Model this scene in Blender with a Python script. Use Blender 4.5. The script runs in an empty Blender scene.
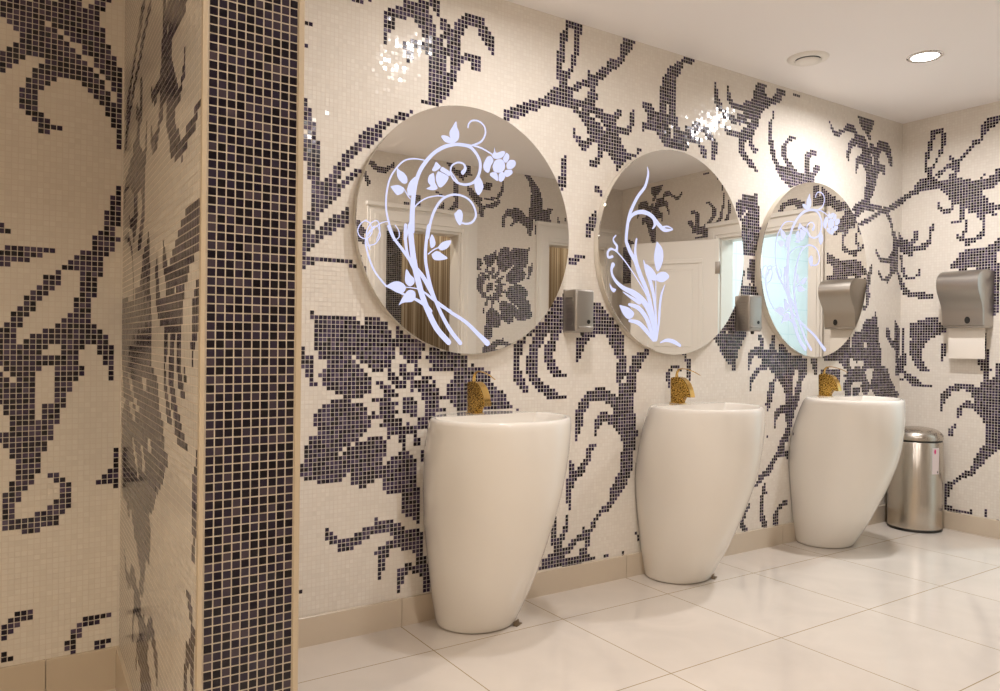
# Washroom with mosaic flower walls, three pedestal basins and three etched round mirrors.
import bpy, bmesh, math, random
import numpy as np
from mathutils import Vector, Matrix
random.seed(7)
sc = bpy.context.scene
COL = sc.collection
PI = math.pi
# mosaic motif of each wall: (columns, 149 rows of run lengths, light and dark tiles alternating)
BACK_COLUMNS = 342
BACK = [[12,1,159,7,15,1,48,1,4,2,8,2,4,2],
[0,2,3,2,5,1,116,2,33,20,3,2,5,1,52,3,7,3,3,3],
[54,1,3,2,62,1,6,2,34,17,64,3,8,3,3,3],
[43,2,8,2,3,3,61,1,6,2,34,8,5,3,65,2,8,3,4,3],
[18,1,24,1,9,2,67,2,5,2,36,8,3,3,19,1,45,2,8,3,4,3],
[18,1,35,2,66,2,4,3,38,7,4,2,18,1,46,2,7,2,6,2],
[17,1,36,2,42,1,18,1,4,3,1,5,38,3,2,3,3,2,17,1,47,2,7,2,7,3],
[43,1,11,4,58,1,4,9,37,4,3,7,66,2,6,2,8,5],
[43,2,11,5,56,2,5,2,1,3,38,5,4,5,67,2,5,2,10,3],
[0,1,42,3,71,2,8,3,38,2,1,2,6,4,67,1,5,2],
[0,2,42,4,69,2,8,2,39,2,2,2,5,1,2,2,72,2],
[0,2,43,3,69,3,6,3,39,2,2,2,8,2,72,2],
[1,2,113,4,3,6,39,2,3,1,9,2,72,3],
[2,2,113,12,40,1,3,1,10,2,71,2],
[3,4,100,4,8,10,40,1,3,1,11,4,68,2],
[4,4,99,6,8,8,57,4,63,2,3,1],
[6,3,96,10,5,8,46,1,13,3,63,3],
[7,3,94,3,4,13,50,1,14,3,63,3],
[7,4,93,2,7,10,4,1,45,2,14,4,62,6],
[7,5,92,1,11,5,5,2,45,2,14,5,63,5],
[7,6,103,1,7,4,45,2,14,6,64,4],
[8,6,109,5,45,2,15,6,64,3],
[9,5,109,5,45,3,15,5,65,3],
[9,6,108,5,45,3,15,6,65,3,5,1],
[10,5,108,5,45,4,15,5,66,8],
[11,5,107,5,46,5,14,5,66,7],
[11,5,30,3,70,9,46,6,13,5,67,4],
[11,5,27,9,66,9,47,2,1,3,13,5,67,4],
[11,5,27,9,60,2,4,9,47,2,2,3,12,5,68,3],
[11,5,27,2,3,5,57,6,2,9,47,1,4,3,11,5,68,5],
[11,5,27,2,5,4,48,6,2,17,53,2,11,5,69,4],
[12,5,26,2,6,3,45,10,1,17,53,2,12,5,60,1,8,4],
[0,1,11,5,26,3,6,2,43,30,53,3,11,5,70,3],
[0,2,10,5,26,3,6,2,7,1,35,21,1,8,1,1,52,3,10,5,70,3],
[11,6,27,3,5,2,4,4,36,20,2,6,2,1,64,6,64,1,6,3],
[11,7,26,4,3,2,6,3,37,20,3,3,3,1,47,1,16,7,63,1,6,3],
[1,1,8,8,27,3,2,2,8,2,37,8,1,11,4,1,52,1,6,1,8,8,63,1,5,4],
[1,1,7,8,28,4,12,1,37,9,1,10,4,1,2,2,48,2,5,1,7,8,64,2,4,5],
[1,2,5,9,28,4,12,1,37,11,1,8,3,2,2,2,48,2,5,2,5,9,64,3,3,5],
[1,3,2,11,28,4,12,1,38,12,2,4,1,1,2,2,2,1,49,3,4,3,2,11,64,11],
[1,16,27,5,12,1,38,13,6,8,49,3,4,16,60,1,4,11],
[2,15,27,6,52,12,5,11,46,3,5,15,60,2,5,10],
[3,3,2,8,27,7,52,13,2,6,1,1,2,3,46,3,6,3,2,8,60,3,8,7,54,10],
[8,8,26,9,50,14,3,5,4,4,45,4,10,8,61,3,7,8,47,17],
[7,9,26,9,50,20,4,2,2,3,24,1,20,4,8,9,61,3,7,8,27,4,1,4,3,3,4,17],
[5,11,28,7,50,13,1,1,1,5,1,4,2,6,3,5,3,9,22,4,6,11,61,3,7,4,1,3,27,4,1,5,1,5,2,16],
[0,16,28,8,50,12,3,4,2,4,2,4,4,17,24,20,61,4,5,5,1,4,25,5,1,5,1,23],
[0,9,1,6,28,4,1,3,51,10,4,5,1,4,2,4,3,17,13,7,6,12,1,6,52,1,9,3,5,5,1,4,25,5,6,23],
[0,7,3,7,26,5,1,3,53,5,5,5,3,3,2,25,12,5,10,9,3,7,51,1,9,3,4,6,2,3,25,6,6,5,1,15],
[1,4,5,7,26,5,1,4,55,5,5,4,6,5,2,17,6,2,3,6,14,4,5,7,13,1,37,1,9,3,3,7,2,3,19,4,3,15,2,14,6,1],
[10,7,25,6,3,2,53,9,3,3,4,1,1,6,2,15,7,3,2,5,25,7,13,1,37,2,10,2,1,8,3,3,14,8,4,13,4,12],
[9,2,2,4,12,1,12,6,3,2,51,11,2,3,1,3,1,7,3,14,7,3,2,4,26,2,2,4,12,2,8,1,28,3,10,10,3,4,9,12,2,15,4,12,4,3],
[9,3,1,4,12,1,12,6,3,3,46,2,1,12,1,2,2,4,1,5,1,1,4,12,7,4,1,4,27,3,1,4,12,2,7,2,29,3,9,11,2,5,4,2,2,12,4,12,5,11,5,4],
[9,8,12,1,12,6,3,3,46,1,2,12,4,3,1,3,2,3,6,11,7,3,2,3,5,5,18,8,12,2,7,2,30,3,6,13,2,5,4,2,2,12,4,13,5,10,5,4],
[9,4,1,4,24,2,1,3,3,4,5,1,38,2,1,12,5,2,1,6,9,11,7,3,1,4,4,4,20,4,1,4,12,2,2,2,2,2,19,2,6,1,3,6,1,21,3,3,5,2,9,5,2,4,1,16,7,4],
[9,4,1,5,23,1,1,4,3,5,4,1,38,2,2,10,2,3,1,1,2,2,2,2,2,16,9,2,2,4,3,4,21,4,1,5,12,4,3,2,19,2,6,1,5,26,3,3,15,5,9,12,11,3],
[9,4,2,4,24,6,2,5,4,1,37,3,3,8,2,6,2,2,2,1,4,10,1,1,12,2,2,4,3,3,22,4,2,4,19,2,17,4,6,2,5,25,2,4,13,7,4,1,4,12,10,4],
[10,3,2,5,22,13,4,2,37,3,3,7,1,8,4,3,3,11,14,2,2,4,2,4,7,1,15,3,2,5,17,3,16,5,6,2,5,25,2,4,4,16,2,19,10,4],
[9,4,2,6,21,13,4,2,36,4,1,8,1,10,2,5,1,12,14,2,2,4,2,3,8,2,13,4,2,6,16,1,17,7,5,3,2,24,12,38,10,2,1,1],
[8,4,5,5,20,7,3,3,3,3,36,2,3,19,1,6,2,9,16,3,2,3,2,3,8,2,12,4,5,5,14,2,16,8,5,23,20,36,10,3],
[8,4,8,2,20,8,2,4,2,3,36,2,2,20,1,7,1,3,22,3,2,3,2,4,7,3,11,4,8,2,31,9,6,14,1,5,21,37,10,3],
[7,5,30,3,1,14,41,28,26,3,2,4,1,4,7,3,10,5,41,10,7,5,3,3,2,4,22,5,3,29,9,4],
[6,6,30,3,2,13,41,27,28,3,2,4,1,3,7,4,8,6,40,12,9,2,3,3,2,3,33,6,1,8,2,9,8,6],
[6,6,30,3,4,10,42,19,1,4,33,1,2,4,2,3,6,5,7,6,39,13,9,2,4,2,39,5,1,8,2,9,7,7],
[0,1,4,7,31,3,5,7,43,19,1,2,36,2,1,4,1,3,8,5,4,7,38,15,7,3,4,2,41,3,1,18,7,8],
[0,11,33,2,6,5,44,18,2,1,38,11,7,15,40,15,6,2,5,2,43,1,1,18,6,3,2,4],
[0,10,34,3,6,4,44,11,1,6,43,10,5,15,43,3,1,9,61,17,5,3,3,4],
[0,10,35,3,6,3,43,11,2,4,46,10,3,16,44,18,56,16,5,3,3,4],
[0,8,38,2,6,3,43,1,64,25,47,17,60,12,5,3,3,4],
[0,8,38,3,5,3,108,25,48,16,61,11,5,2,4,4],
[0,6,41,3,5,3,108,22,51,15,61,10,12,3],
[0,5,43,3,4,3,109,20,52,15,62,9,12,2],
[0,4,45,3,3,3,109,19,54,14,63,8,12,1],
[0,3,46,3,3,3,110,17,56,13,67,4],
[51,1,3,4,110,13,60,12,69,1],
[42,2,8,7,112,1,72,10,69,1],
[42,5,6,6,185,10,61,2],
[42,7,5,5,38,1,147,9,61,3],
[43,8,4,5,37,2,146,9,63,2],
[57,4,36,4,8,2,134,9,63,2],
[57,4,36,13,135,8,64,2],
[42,2,13,5,35,2,146,8,64,3],
[42,1,15,3,36,3,145,1,3,1,1,1,65,3],
[59,2,36,4,144,1,4,2,64,3],
[59,3,35,5,71,3,69,1,2,4,64,3],
[59,3,35,6,70,4,68,2,1,4,64,3,22,1],
[59,3,36,2,1,4,70,4,66,2,1,4,64,4,21,1],
[60,2,36,3,1,4,142,4,64,4,11,1,8,2],
[60,2,36,3,2,5,141,3,64,4,7,6,7,2],
[60,2,37,3,2,5,140,3,65,3,6,2,2,4,5,3],
[61,1,37,3,3,4,140,3,66,3,4,2,5,3,4,2],
[61,1,38,3,4,2,210,2,4,1,7,4,1,2],
[100,4,4,1,70,2,65,6,67,2,12,6,2,1],
[100,5,74,2,64,7,68,1,12,6,2,1],
[100,6,73,3,63,8,80,6,2,1],
[0,1,99,7,72,4,62,8,73,13,2,1],
[0,1,99,7,73,3,62,8,72,14,2,1],
[0,1,99,8,72,3,62,9,70,2,6,7,1,2],
[0,1,98,3,1,3,1,2,72,2,62,9,69,2,8,6,1,2],
[0,1,60,1,37,3,2,3,1,2,72,1,62,9,69,1,10,5],
[48,2,11,1,37,3,3,2,2,2,134,9,81,4,1,2],
[48,4,9,1,37,3,3,3,2,2,133,10,80,4,1,2],
[47,3,11,1,36,4,4,3,136,9,81,7],
[46,3,11,2,36,4,5,2,135,10,81,7],
[2,1,42,3,12,2,36,4,5,3,60,1,13,1,58,2,1,8,81,7],
[0,3,42,3,11,3,36,4,6,3,58,3,10,3,58,3,1,7,81,3,1,3],
[0,2,43,3,11,3,36,4,7,3,57,3,10,2,58,5,1,6,80,3,2,2],
[45,3,10,4,36,3,9,4,55,3,70,12,80,3,2,1],
[46,3,8,3,1,1,37,2,10,4,55,2,70,12,57,4,19,1],
[46,4,6,4,1,1,36,3,10,5,54,2,71,10,60,5,15,2],
[42,1,4,4,4,4,1,2,36,3,11,5,53,2,73,8,55,2,5,5,13,2],
[42,2,3,12,1,2,36,2,13,4,53,2,73,8,55,4,6,4,10,2],
[0,1,7,1,33,3,3,10,1,3,36,2,15,3,52,2,8,3,7,1,60,2,56,4,7,4,7,3],
[0,2,6,2,32,4,3,8,1,4,36,2,16,3,52,1,8,4,6,2,115,8,7,4,4,3],
[0,2,5,4,32,13,1,5,35,2,19,3,61,2,5,4,115,14,2,8],
[1,2,3,6,32,11,2,4,37,1,21,3,60,2,3,6,115,24],
[1,2,2,9,31,9,1,6,60,3,53,2,4,2,2,9,115,16,1,8],
[1,15,29,8,2,5,64,1,51,4,3,15,71,4,40,6,13,6],
[1,11,4,1,27,8,1,7,115,6,2,11,4,1,68,8,40,4,15,6],
[0,11,5,2,25,8,1,7,115,3,2,14,5,2,65,15,35,5,16,6],
[0,10,32,7,1,9,68,5,19,2,21,1,5,12,59,2,11,20,31,6,17,4],
[0,10,32,17,70,4,18,5,18,1,4,13,34,2,2,2,16,4,11,21,31,6,19,2],
[0,9,18,3,12,16,71,5,17,7,21,12,18,10,6,3,2,2,15,4,11,22,31,7],
[0,3,1,9,13,4,13,15,71,6,18,6,19,7,1,9,13,12,5,3,2,3,12,5,12,12,4,7,31,6],
[0,2,1,11,11,5,17,11,71,6,20,7,15,7,1,11,11,13,4,3,3,3,11,4,13,3,4,4,6,3,2,3,30,7],
[2,6,4,2,4,1,5,6,21,4,1,3,70,7,21,6,13,6,2,6,4,2,4,1,5,6,1,12,5,3,10,4,13,3,4,4,7,3,2,4,29,7],
[0,8,5,2,3,12,24,1,2,2,70,7,23,7,8,6,2,8,5,2,3,12,1,12,5,3,10,3,4,2,8,2,4,3,9,3,3,3,29,7],
[0,9,4,2,3,12,28,2,38,1,30,8,25,14,1,14,4,2,3,12,1,10,5,4,11,3,3,4,6,3,3,3,10,3,28,1,6,8],
[0,3,4,3,3,2,5,9,100,8,27,21,4,3,3,2,5,9,1,4,2,6,3,4,12,3,2,3,8,3,3,3,10,3,28,1,6,8],
[8,2,3,2,5,10,93,1,5,5,1,2,28,17,8,2,3,2,5,13,3,12,13,4,1,2,9,2,4,3,10,4,27,2,4,10,2,2],
[14,1,5,10,93,2,4,5,1,3,28,8,4,4,14,1,5,13,6,8,8,13,8,3,4,3,11,6,24,2,3,15],
[0,1,18,11,93,2,4,5,1,3,3,3,23,7,5,4,18,14,7,3,11,14,8,3,5,2,13,4,19,1,4,20],
[0,1,17,5,2,3,1,1,68,2,17,1,4,3,3,6,1,4,2,3,25,7,3,4,17,5,2,3,1,3,20,3,7,7,7,2,7,2,34,2,4,11,1,8],
[18,4,3,3,1,1,87,1,4,22,25,3,2,3,3,2,18,4,3,3,1,3,19,1,11,6,7,2,8,3,32,2,5,10,1,4,7,2],
[25,3,1,1,87,1,6,14,1,5,24,4,3,7,25,3,1,3,25,3,1,1,3,5,6,2,9,4,30,3,6,8,1,3,7,3],
[0,1,24,5,87,2,9,5,1,4,30,5,4,6,24,7,21,18,5,2,44,2,7,6,1,5,6,3],
[0,1,24,5,87,3,7,6,1,4,9,1,20,5,6,4,24,7,21,6,1,5,2,4,5,2,44,3,6,12,5,4],
[0,3,22,5,87,3,7,4,1,6,8,2,20,2,2,2,5,6,22,7,19,5,4,11,5,2,44,5,1,16,3,4],
[0,4,21,5,87,3,6,5,2,5,7,3,20,2,3,1,5,1,2,4,21,7,18,3,10,9,5,1,45,12,1,15],
[1,4,20,5,87,6,2,6,1,7,5,4,20,3,2,2,8,4,20,7,17,4,4,15,6,1,34,4,7,11,1,3,2,10],
[2,4,20,4,79,3,6,12,2,3,1,3,4,5,20,3,2,2,9,4,20,6,17,3,4,17,5,1,33,6,8,8,7,9],
[4,4,18,4,83,1,6,10,2,2,2,4,3,4,21,3,2,2,11,4,18,6,17,2,4,3,5,11,4,1,32,2,3,4,6,7,2,2,5,7],
[4,5,17,4,92,7,2,1,5,9,23,2,3,2,10,5,17,6,17,2,4,2,7,12,35,1,7,9,6,3],
[5,5,17,3,92,7,1,2,6,7,24,2,3,2,11,5,17,5,17,2,4,2,10,10,33,1,9,7,6,3],
[8,3,17,2,96,6,7,6,24,2,3,2,14,3,17,5,16,1,5,1,12,12,41,5,5,6],
[9,2,17,2,99,3,37,3,2,2,15,2,17,6,15,1,5,1,12,14,48,8],
[9,3,17,1,139,3,2,2,15,3,17,5,34,7,3,5,46,9],
[9,4,157,2,2,2,15,4,18,4,34,5,5,4,46,10],
[9,5,157,1,2,3,14,5,18,3,34,5,6,5,43,11],
[10,4,157,6,15,4,20,5,31,5,5,5,4,4],
[10,5,156,6,15,5,20,5],
[]]
RIGHT_COLUMNS = 169
RIGHT = [[19,5,12,1],
[18,10,4,1],
[18,3,6,1,4,1],
[18,1,13,1],
[18,1],
[18,1],
[18,2],
[18,2],
[18,2],
[18,3],
[18,3],
[19,3],
[21,2],
[22,2],
[23,3],
[24,4],
[25,4],
[27,2],
[27,3],
[28,3],
[28,4],
[28,4],
[29,4],
[29,5],
[30,5],
[30,6],
[31,6],
[32,5],
[32,5],
[19,2,11,5],
[19,2,11,5],
[19,2,11,5],
[20,2,10,5],
[21,1,10,5],
[32,5],
[31,6],
[22,1,8,6],
[22,2,6,7],
[16,1,5,2,5,8],
[16,1,5,2,4,9],
[16,1,6,14],
[16,2,6,13],
[16,2,7,2,1,9],
[16,3,9,9],
[16,4,7,10],
[17,3,7,10],
[18,5,2,12],
[5,8,6,18],
[4,5,12,7,2,7],
[0,2,1,5,22,7],
[2,5,24,6],
[2,3,26,2,1,3],
[0,3,28,2,2,2],
[0,2,6,4,19,2,2,2],
[0,2,5,4,19,4,1,2],
[0,3,3,4,20,3,2,2],
[0,3,3,4,19,4,2,2],
[0,3,2,4,7,1,12,4],
[0,3,2,4,7,1,12,4],
[1,2,1,5,7,2,10,5],
[1,1,2,5,7,2,10,5],
[1,1,2,5,7,2,13,2],
[1,1,2,6,6,2,13,1],
[1,1,2,6,6,2,13,1],
[1,1,2,7,19,2],
[1,1,3,7,18,2],
[1,1,2,10,16,2],
[1,1,2,12,14,2],
[1,1,2,14],
[1,1,2,14],
[4,13],
[4,12],
[7,8],
[10,5],
[34,1],
[34,2],
[22,1,11,2],
[21,2,11,2],
[20,2,12,2],
[20,2,12,2],
[19,2,13,2],
[7,6,6,2,13,2],
[3,10,6,2,13,2],
[1,9,9,2,13,2],
[1,3,15,2,13,2],
[0,3,16,2,13,2,1,1],
[0,2,17,2,13,4],
[0,2,17,2,8,9],
[0,1,19,1,8,7],
[0,1,1,4,14,1,7,8],
[1,2,3,2,12,1,7,8],
[1,1,5,1,14,3,3,10],
[0,2,5,1,11,19],
[0,2,17,16],
[0,1,19,15],
[0,1,20,14],
[0,1,21,13],
[0,1,21,14,122,9],
[0,1,2,2,19,14,120,9],
[1,4,27,6,121,8],
[0,10,14,2,8,4,121,8],
[0,11,13,4,7,3,121,8],
[0,5,3,4,10,8,7,1,121,8],
[0,6,4,2,9,3,4,3,128,8],
[0,3,1,3,4,1,9,1,1,1,5,2,128,8],
[0,1,4,2,4,1,11,2,5,1,128,8],
[5,2,4,1,12,1,5,1,128,8],
[5,2,4,2,11,1,5,1,128,8],
[11,2,11,1,5,1,128,8],
[12,1,6,4,1,1,4,2,128,8],
[22,2,4,3,2,2,124,8],
[22,2,4,6,126,7],
[22,2,1,11,124,7],
[16,3,3,2,1,11,124,7],
[15,5,2,12,126,7],
[14,2,3,1,2,10,128,7],
[14,1,4,13,128,7],
[14,1,4,12,73,9,47,7],
[18,12,71,7,33,3,12,5],
[0,1,17,12,69,13,29,4,13,5],
[0,2,15,17,65,16,26,4,14,4],
[0,4,12,19,63,17,26,4,16,2],
[1,6,8,21,61,18,26,5],
[3,42,4,6,5,2,30,2,3,10,3,6,25,5],
[5,21,3,1,2,13,4,4,7,3,28,3,2,3,3,3,5,3,1,3,24,6],
[5,18,7,1,3,11,4,5,5,3,29,2,2,3,3,3,6,3,1,4,23,6],
[6,8,4,3,13,11,4,13,29,2,2,2,3,3,7,3,2,3,23,6],
[7,6,1,1,3,3,15,9,6,10,29,2,3,2,2,3,8,3,28,7],
[10,2,1,3,4,2,15,4,1,3,8,5,32,2,3,2,2,3,8,3,28,7],
[10,2,2,3,2,3,16,3,1,3,45,2,3,1,3,3,8,3,23,1,4,8,1,2],
[9,3,4,6,17,2,1,3,45,2,2,2,3,3,9,5,20,1,3,12],
[9,4,4,5,18,1,1,3,45,2,2,2,4,2,11,3,20,16],
[9,1,2,1,6,4,19,3,46,1,2,1,6,2,28,1,4,16],
[9,1,3,1,4,2,2,2,67,1,2,1,7,2,27,1,4,13,6,1],
[9,1,3,1,4,1,4,2,69,1,8,3,25,2,5,10,6,2],
[9,2,3,1,9,2,68,1,37,1,6,5,1,4,5,2],
[9,2,3,2,9,2,67,1,37,2,5,10,4,3],
[9,2,3,2,10,3,65,1,37,18,2,3],
[10,2,3,1,10,4,102,10,1,12],
[10,2,3,2,12,1,65,1,28,3,6,9,1,2,2,8],
[10,2,3,2,12,2,64,1,27,5,7,6,6,8],
[10,2,3,2,12,3,63,1,26,2,3,3,5,6,1,2,4,6],
[11,2,2,2,12,5,88,1,6,7,5,3],
[11,2,2,2,12,6,59,1,35,6,5,2],
[11,5,14,6,58,3,34,4,4,5],
[11,5,15,5,58,5,39,7],
[95,4,38,8],
[96,3,38,8],
[97,4,35,9],
[97,4,3,4],
[],
[]]
SIDE_COLUMNS = 79
SIDE = [[],
[],
[],
[],
[],
[],
[43,3],
[41,6,4,2],
[38,9,4,2],
[36,14,1,1],
[35,17,4,2],
[35,17,4,2],
[37,14,5,2],
[29,1,9,10,7,2],
[29,2,8,10,6,2],
[29,3,6,12,4,3],
[29,4,5,18],
[29,6,1,20,7,2],
[31,9,3,1,3,9,4,8],
[32,7,8,22],
[8,1,25,3,11,14,5,2],
[7,2,36,4,4,8,7,2],
[3,1,3,2,35,5,6,5,10,1],
[3,2,2,2,35,4],
[3,2,1,2,35,5],
[3,5,35,7],
[3,5,34,10],
[3,3,36,11],
[2,3,33,18],
[1,4,33,19],
[0,2,2,2,31,22,4,3],
[0,1,3,3,30,23,3,4],
[5,3,29,37],
[37,38],
[38,37],
[39,36],
[36,39],
[3,2,29,41],
[3,2,28,42],
[3,1,28,19,2,23],
[2,3,25,22,3,21],
[2,3,23,16,3,6,3,20],
[2,3,21,18,3,7,4,18],
[2,3,20,20,3,8,3,17],
[1,4,19,22,3,9,2,16],
[1,4,17,15,4,35],
[1,4,17,16,3,36],
[1,3,21,51],
[2,1,22,31,4,15],
[2,1,5,7,11,31,6,10],
[10,7,9,25,5,4,5,6],
[12,5,2,4,5,26,5,15],
[13,5,2,4,6,28,4,13],
[15,5,1,3,6,30,4,11],
[16,4,2,3,6,12,4,14,5,10],
[10,3,4,4,2,3,5,12,5,15,5,8],
[11,4,3,4,2,2,6,44],
[9,2,1,3,3,4,2,2,9,42],
[10,1,2,3,2,4,3,1,12,39],
[5,1,7,3,2,4,2,2,12,40],
[5,1,7,3,2,3,2,3,12,40],
[4,3,6,3,2,3,2,3,12,40],
[3,3,7,3,1,4,2,3,12,40],
[2,4,7,13,12,40],
[2,4,6,18,8,40],
[2,4,6,20,6,40],
[2,4,6,21,6,40],
[2,3,6,23,5,19,1,20],
[2,2,7,6,1,7,5,4,5,19,1,20],
[9,16,6,3,6,18,2,1,7,11],
[8,18,5,3,6,18,2,1],
[5,22,5,3,5,12,8,1],
[2,20,2,4,4,3,5,11,9,1],
[2,18,5,3,5,1,6,10,10,1],
[1,17,8,2,13,8,12,1],
[1,15,11,1,13,8,12,1],
[1,13,27,6,15,1],
[2,9,30,3,7,4,7,2],
[42,1,7,5,8,2],
[49,5,6,1,4,2],
[48,5,5,4,4,4],
[47,5,5,6,5,7],
[47,4,5,10],
[47,3,5,12],
[13,1,33,3,6,5,6,1],
[10,9,28,4,5,5],
[5,17,25,5,4,5],
[4,7,4,8,24,14,13,2],
[2,4,10,7,24,16,11,3],
[18,6,23,18,9,2],
[19,6,9,5,7,30],
[19,7,7,7,6,29],
[15,11,6,9,4,29],
[14,12,3,5,5,2,4,2,4,19],
[0,1,11,3,2,9,3,4,7,1,4,2,6,14],
[0,1,11,2,4,14,13,1,8,9],
[0,1,11,1,6,13,13,1,8,9],
[0,1,11,1,7,12,3,3,16,4,16,1],
[0,1,20,19,11,1,1,4,16,4],
[22,19,10,6,15,4],
[22,10,8,1,10,8,12,4],
[22,9,20,3,2,3,11,5],
[12,19,20,3,3,2,9,6],
[11,20,20,3,13,6],
[14,11,1,5,20,3,10,12],
[17,13,22,2,8,6,1,6],
[19,11,31,5,2,6],
[22,8,28,6,3,6],
[25,1,1,3,25,6,5,5],
[27,3,22,6,6,4],
[50,6,6,4],
[48,7,5,4],
[45,8,5,5],
[42,7,5,7],
[42,4,6,7],
[51,6],
[49,7],
[49,5],
[],
[],
[],
[],
[],
[],
[],
[],
[],
[],
[],
[],
[],
[],
[],
[],
[],
[],
[],
[],
[],
[],
[],
[],
[],
[],
[],
[],
[],
[],
[],
[],
[],
[]]
FRONT_COLUMNS = 222
FRONT = [[],
[],
[],
[],
[],
[],
[],
[],
[],
[],
[],
[],
[],
[],
[],
[],
[],
[],
[],
[],
[],
[],
[],
[],
[],
[],
[],
[],
[],
[],
[],
[],
[],
[],
[],
[],
[],
[],
[],
[],
[],
[],
[],
[],
[],
[125,2],
[125,2,6,1],
[125,2,6,1],
[125,2,5,2],
[125,3,4,2],
[125,5,1,3,4,1,18,1],
[125,9,4,1],
[126,3,1,2,5,2],
[126,3,8,2],
[127,2,8,2],
[127,3,6,3],
[127,6,3,4],
[127,12],
[127,10,8,4],
[127,8,8,6],
[128,8,5,10],
[132,13,4,3],
[128,1,4,10,7,2],
[128,2,5,5,11,1],
[128,4,7,1],
[128,5],
[128,5],
[128,5],
[128,5],
[128,5],
[128,9],
[129,9],
[129,9,4,2],
[129,9,2,6],
[129,17,2,6],
[129,17,1,10],
[129,29],
[127,1,1,8,1,20],
[127,1,2,6,2,20],
[127,1,3,3,3,20],
[132,1,4,11,1,8],
[128,2,2,1,4,10,1,9],
[128,2,2,2,3,8,1,11],
[129,1,2,2,2,1,1,4,2,12],
[129,8,6,13],
[126,11,5,12],
[126,3,2,1,1,6,2,13],
[125,4,4,5,3,14],
[124,3,2,2,4,20],
[64,1,58,4,2,4,1,5,1,1,1,13],
[63,2,58,4,2,4,2,4,3,12],
[62,2,59,4,2,4,1,5,4,10],
[61,3,59,5,2,3,3,5,5,5],
[61,3,59,5,6,4,5,5],
[60,4,59,6,1,1,4,3,3,9],
[60,4,60,7,1,3,1,3,2,11],
[59,5,60,1,1,5,1,4,2,2,1,12,1,2],
[125,3,2,3,1,3,4,12,2,1],
[128,6,1,2,5,12,1,2],
[123,3,2,2,2,2,2,1,1,3,2,10,2,2],
[123,2,4,1,2,2,2,6,2,8,3,3],
[59,2,62,3,3,3,4,8,1,7,3,3],
[123,4,1,5,2,10,1,8,1,3],
[123,3,2,6,1,19,3,1],
[123,3,1,7,1,20,2,1],
[127,28],
[128,27],
[61,2,68,4,1,19],
[59,4,70,2,1,19],
[58,5,71,1,2,18],
[57,5,75,6,1,11],
[57,5,77,4,2,11],
[57,6,92,1],
[57,6],
[57,5],
[57,4],
[57,4],
[57,3],
[],
[155,2],
[154,3,2,1],
[154,3,2,1],
[138,2,14,4,1,1],
[138,2,3,2,8,5,1,1],
[138,2,4,2,5,7,1,1],
[138,2,5,3,1,9,1,1],
[89,2,9,2,4,2,15,4,11,2,5,13,1,10,5,1],
[82,3,3,3,9,4,2,3,14,4,11,3,3,14,1,11,4,2],
[82,3,3,3,10,3,3,3,14,3,12,31,4,2],
[58,1,29,3,11,2,4,4,12,3,13,13,2,14,5,1,4,1],
[58,1,29,3,12,1,5,3,12,4,12,12,3,14,5,1,4,1],
[58,1,29,3,18,3,11,10,8,10,4,14],
[88,3,19,2,10,4,2,7,10,4,6,15],
[110,2,9,4,6,5,19,15],
[63,1,37,2,6,3,8,6,7,4,19,8,3,4],
[63,2,34,2,8,3,7,7,1,6,2,2,19,8],
[62,3,44,3,6,6,7,5,20,8],
[62,2,45,3,6,5,12,2,19,8],
[61,3,45,3,5,4,14,3,18,8],
[61,2,46,3,5,3,16,2,18,8],
[61,2,46,3,5,1,7,6,6,2,17,7],
[68,5,36,2,14,6,6,2,18,6],
[66,8,51,7,5,2,17,7],
[65,10,39,1,13,4,6,1,17,6],
[63,5,5,4,35,3,23,1,17,6],
[63,4,8,2,33,7,21,1,16,6],
[63,2,11,1,32,11,35,5],
[108,11,36,4],
[107,3,5,4,35,4],
[106,3,6,4,34,4],
[105,4,6,4,33,4],
[104,4,6,5,30,5]]
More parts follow.
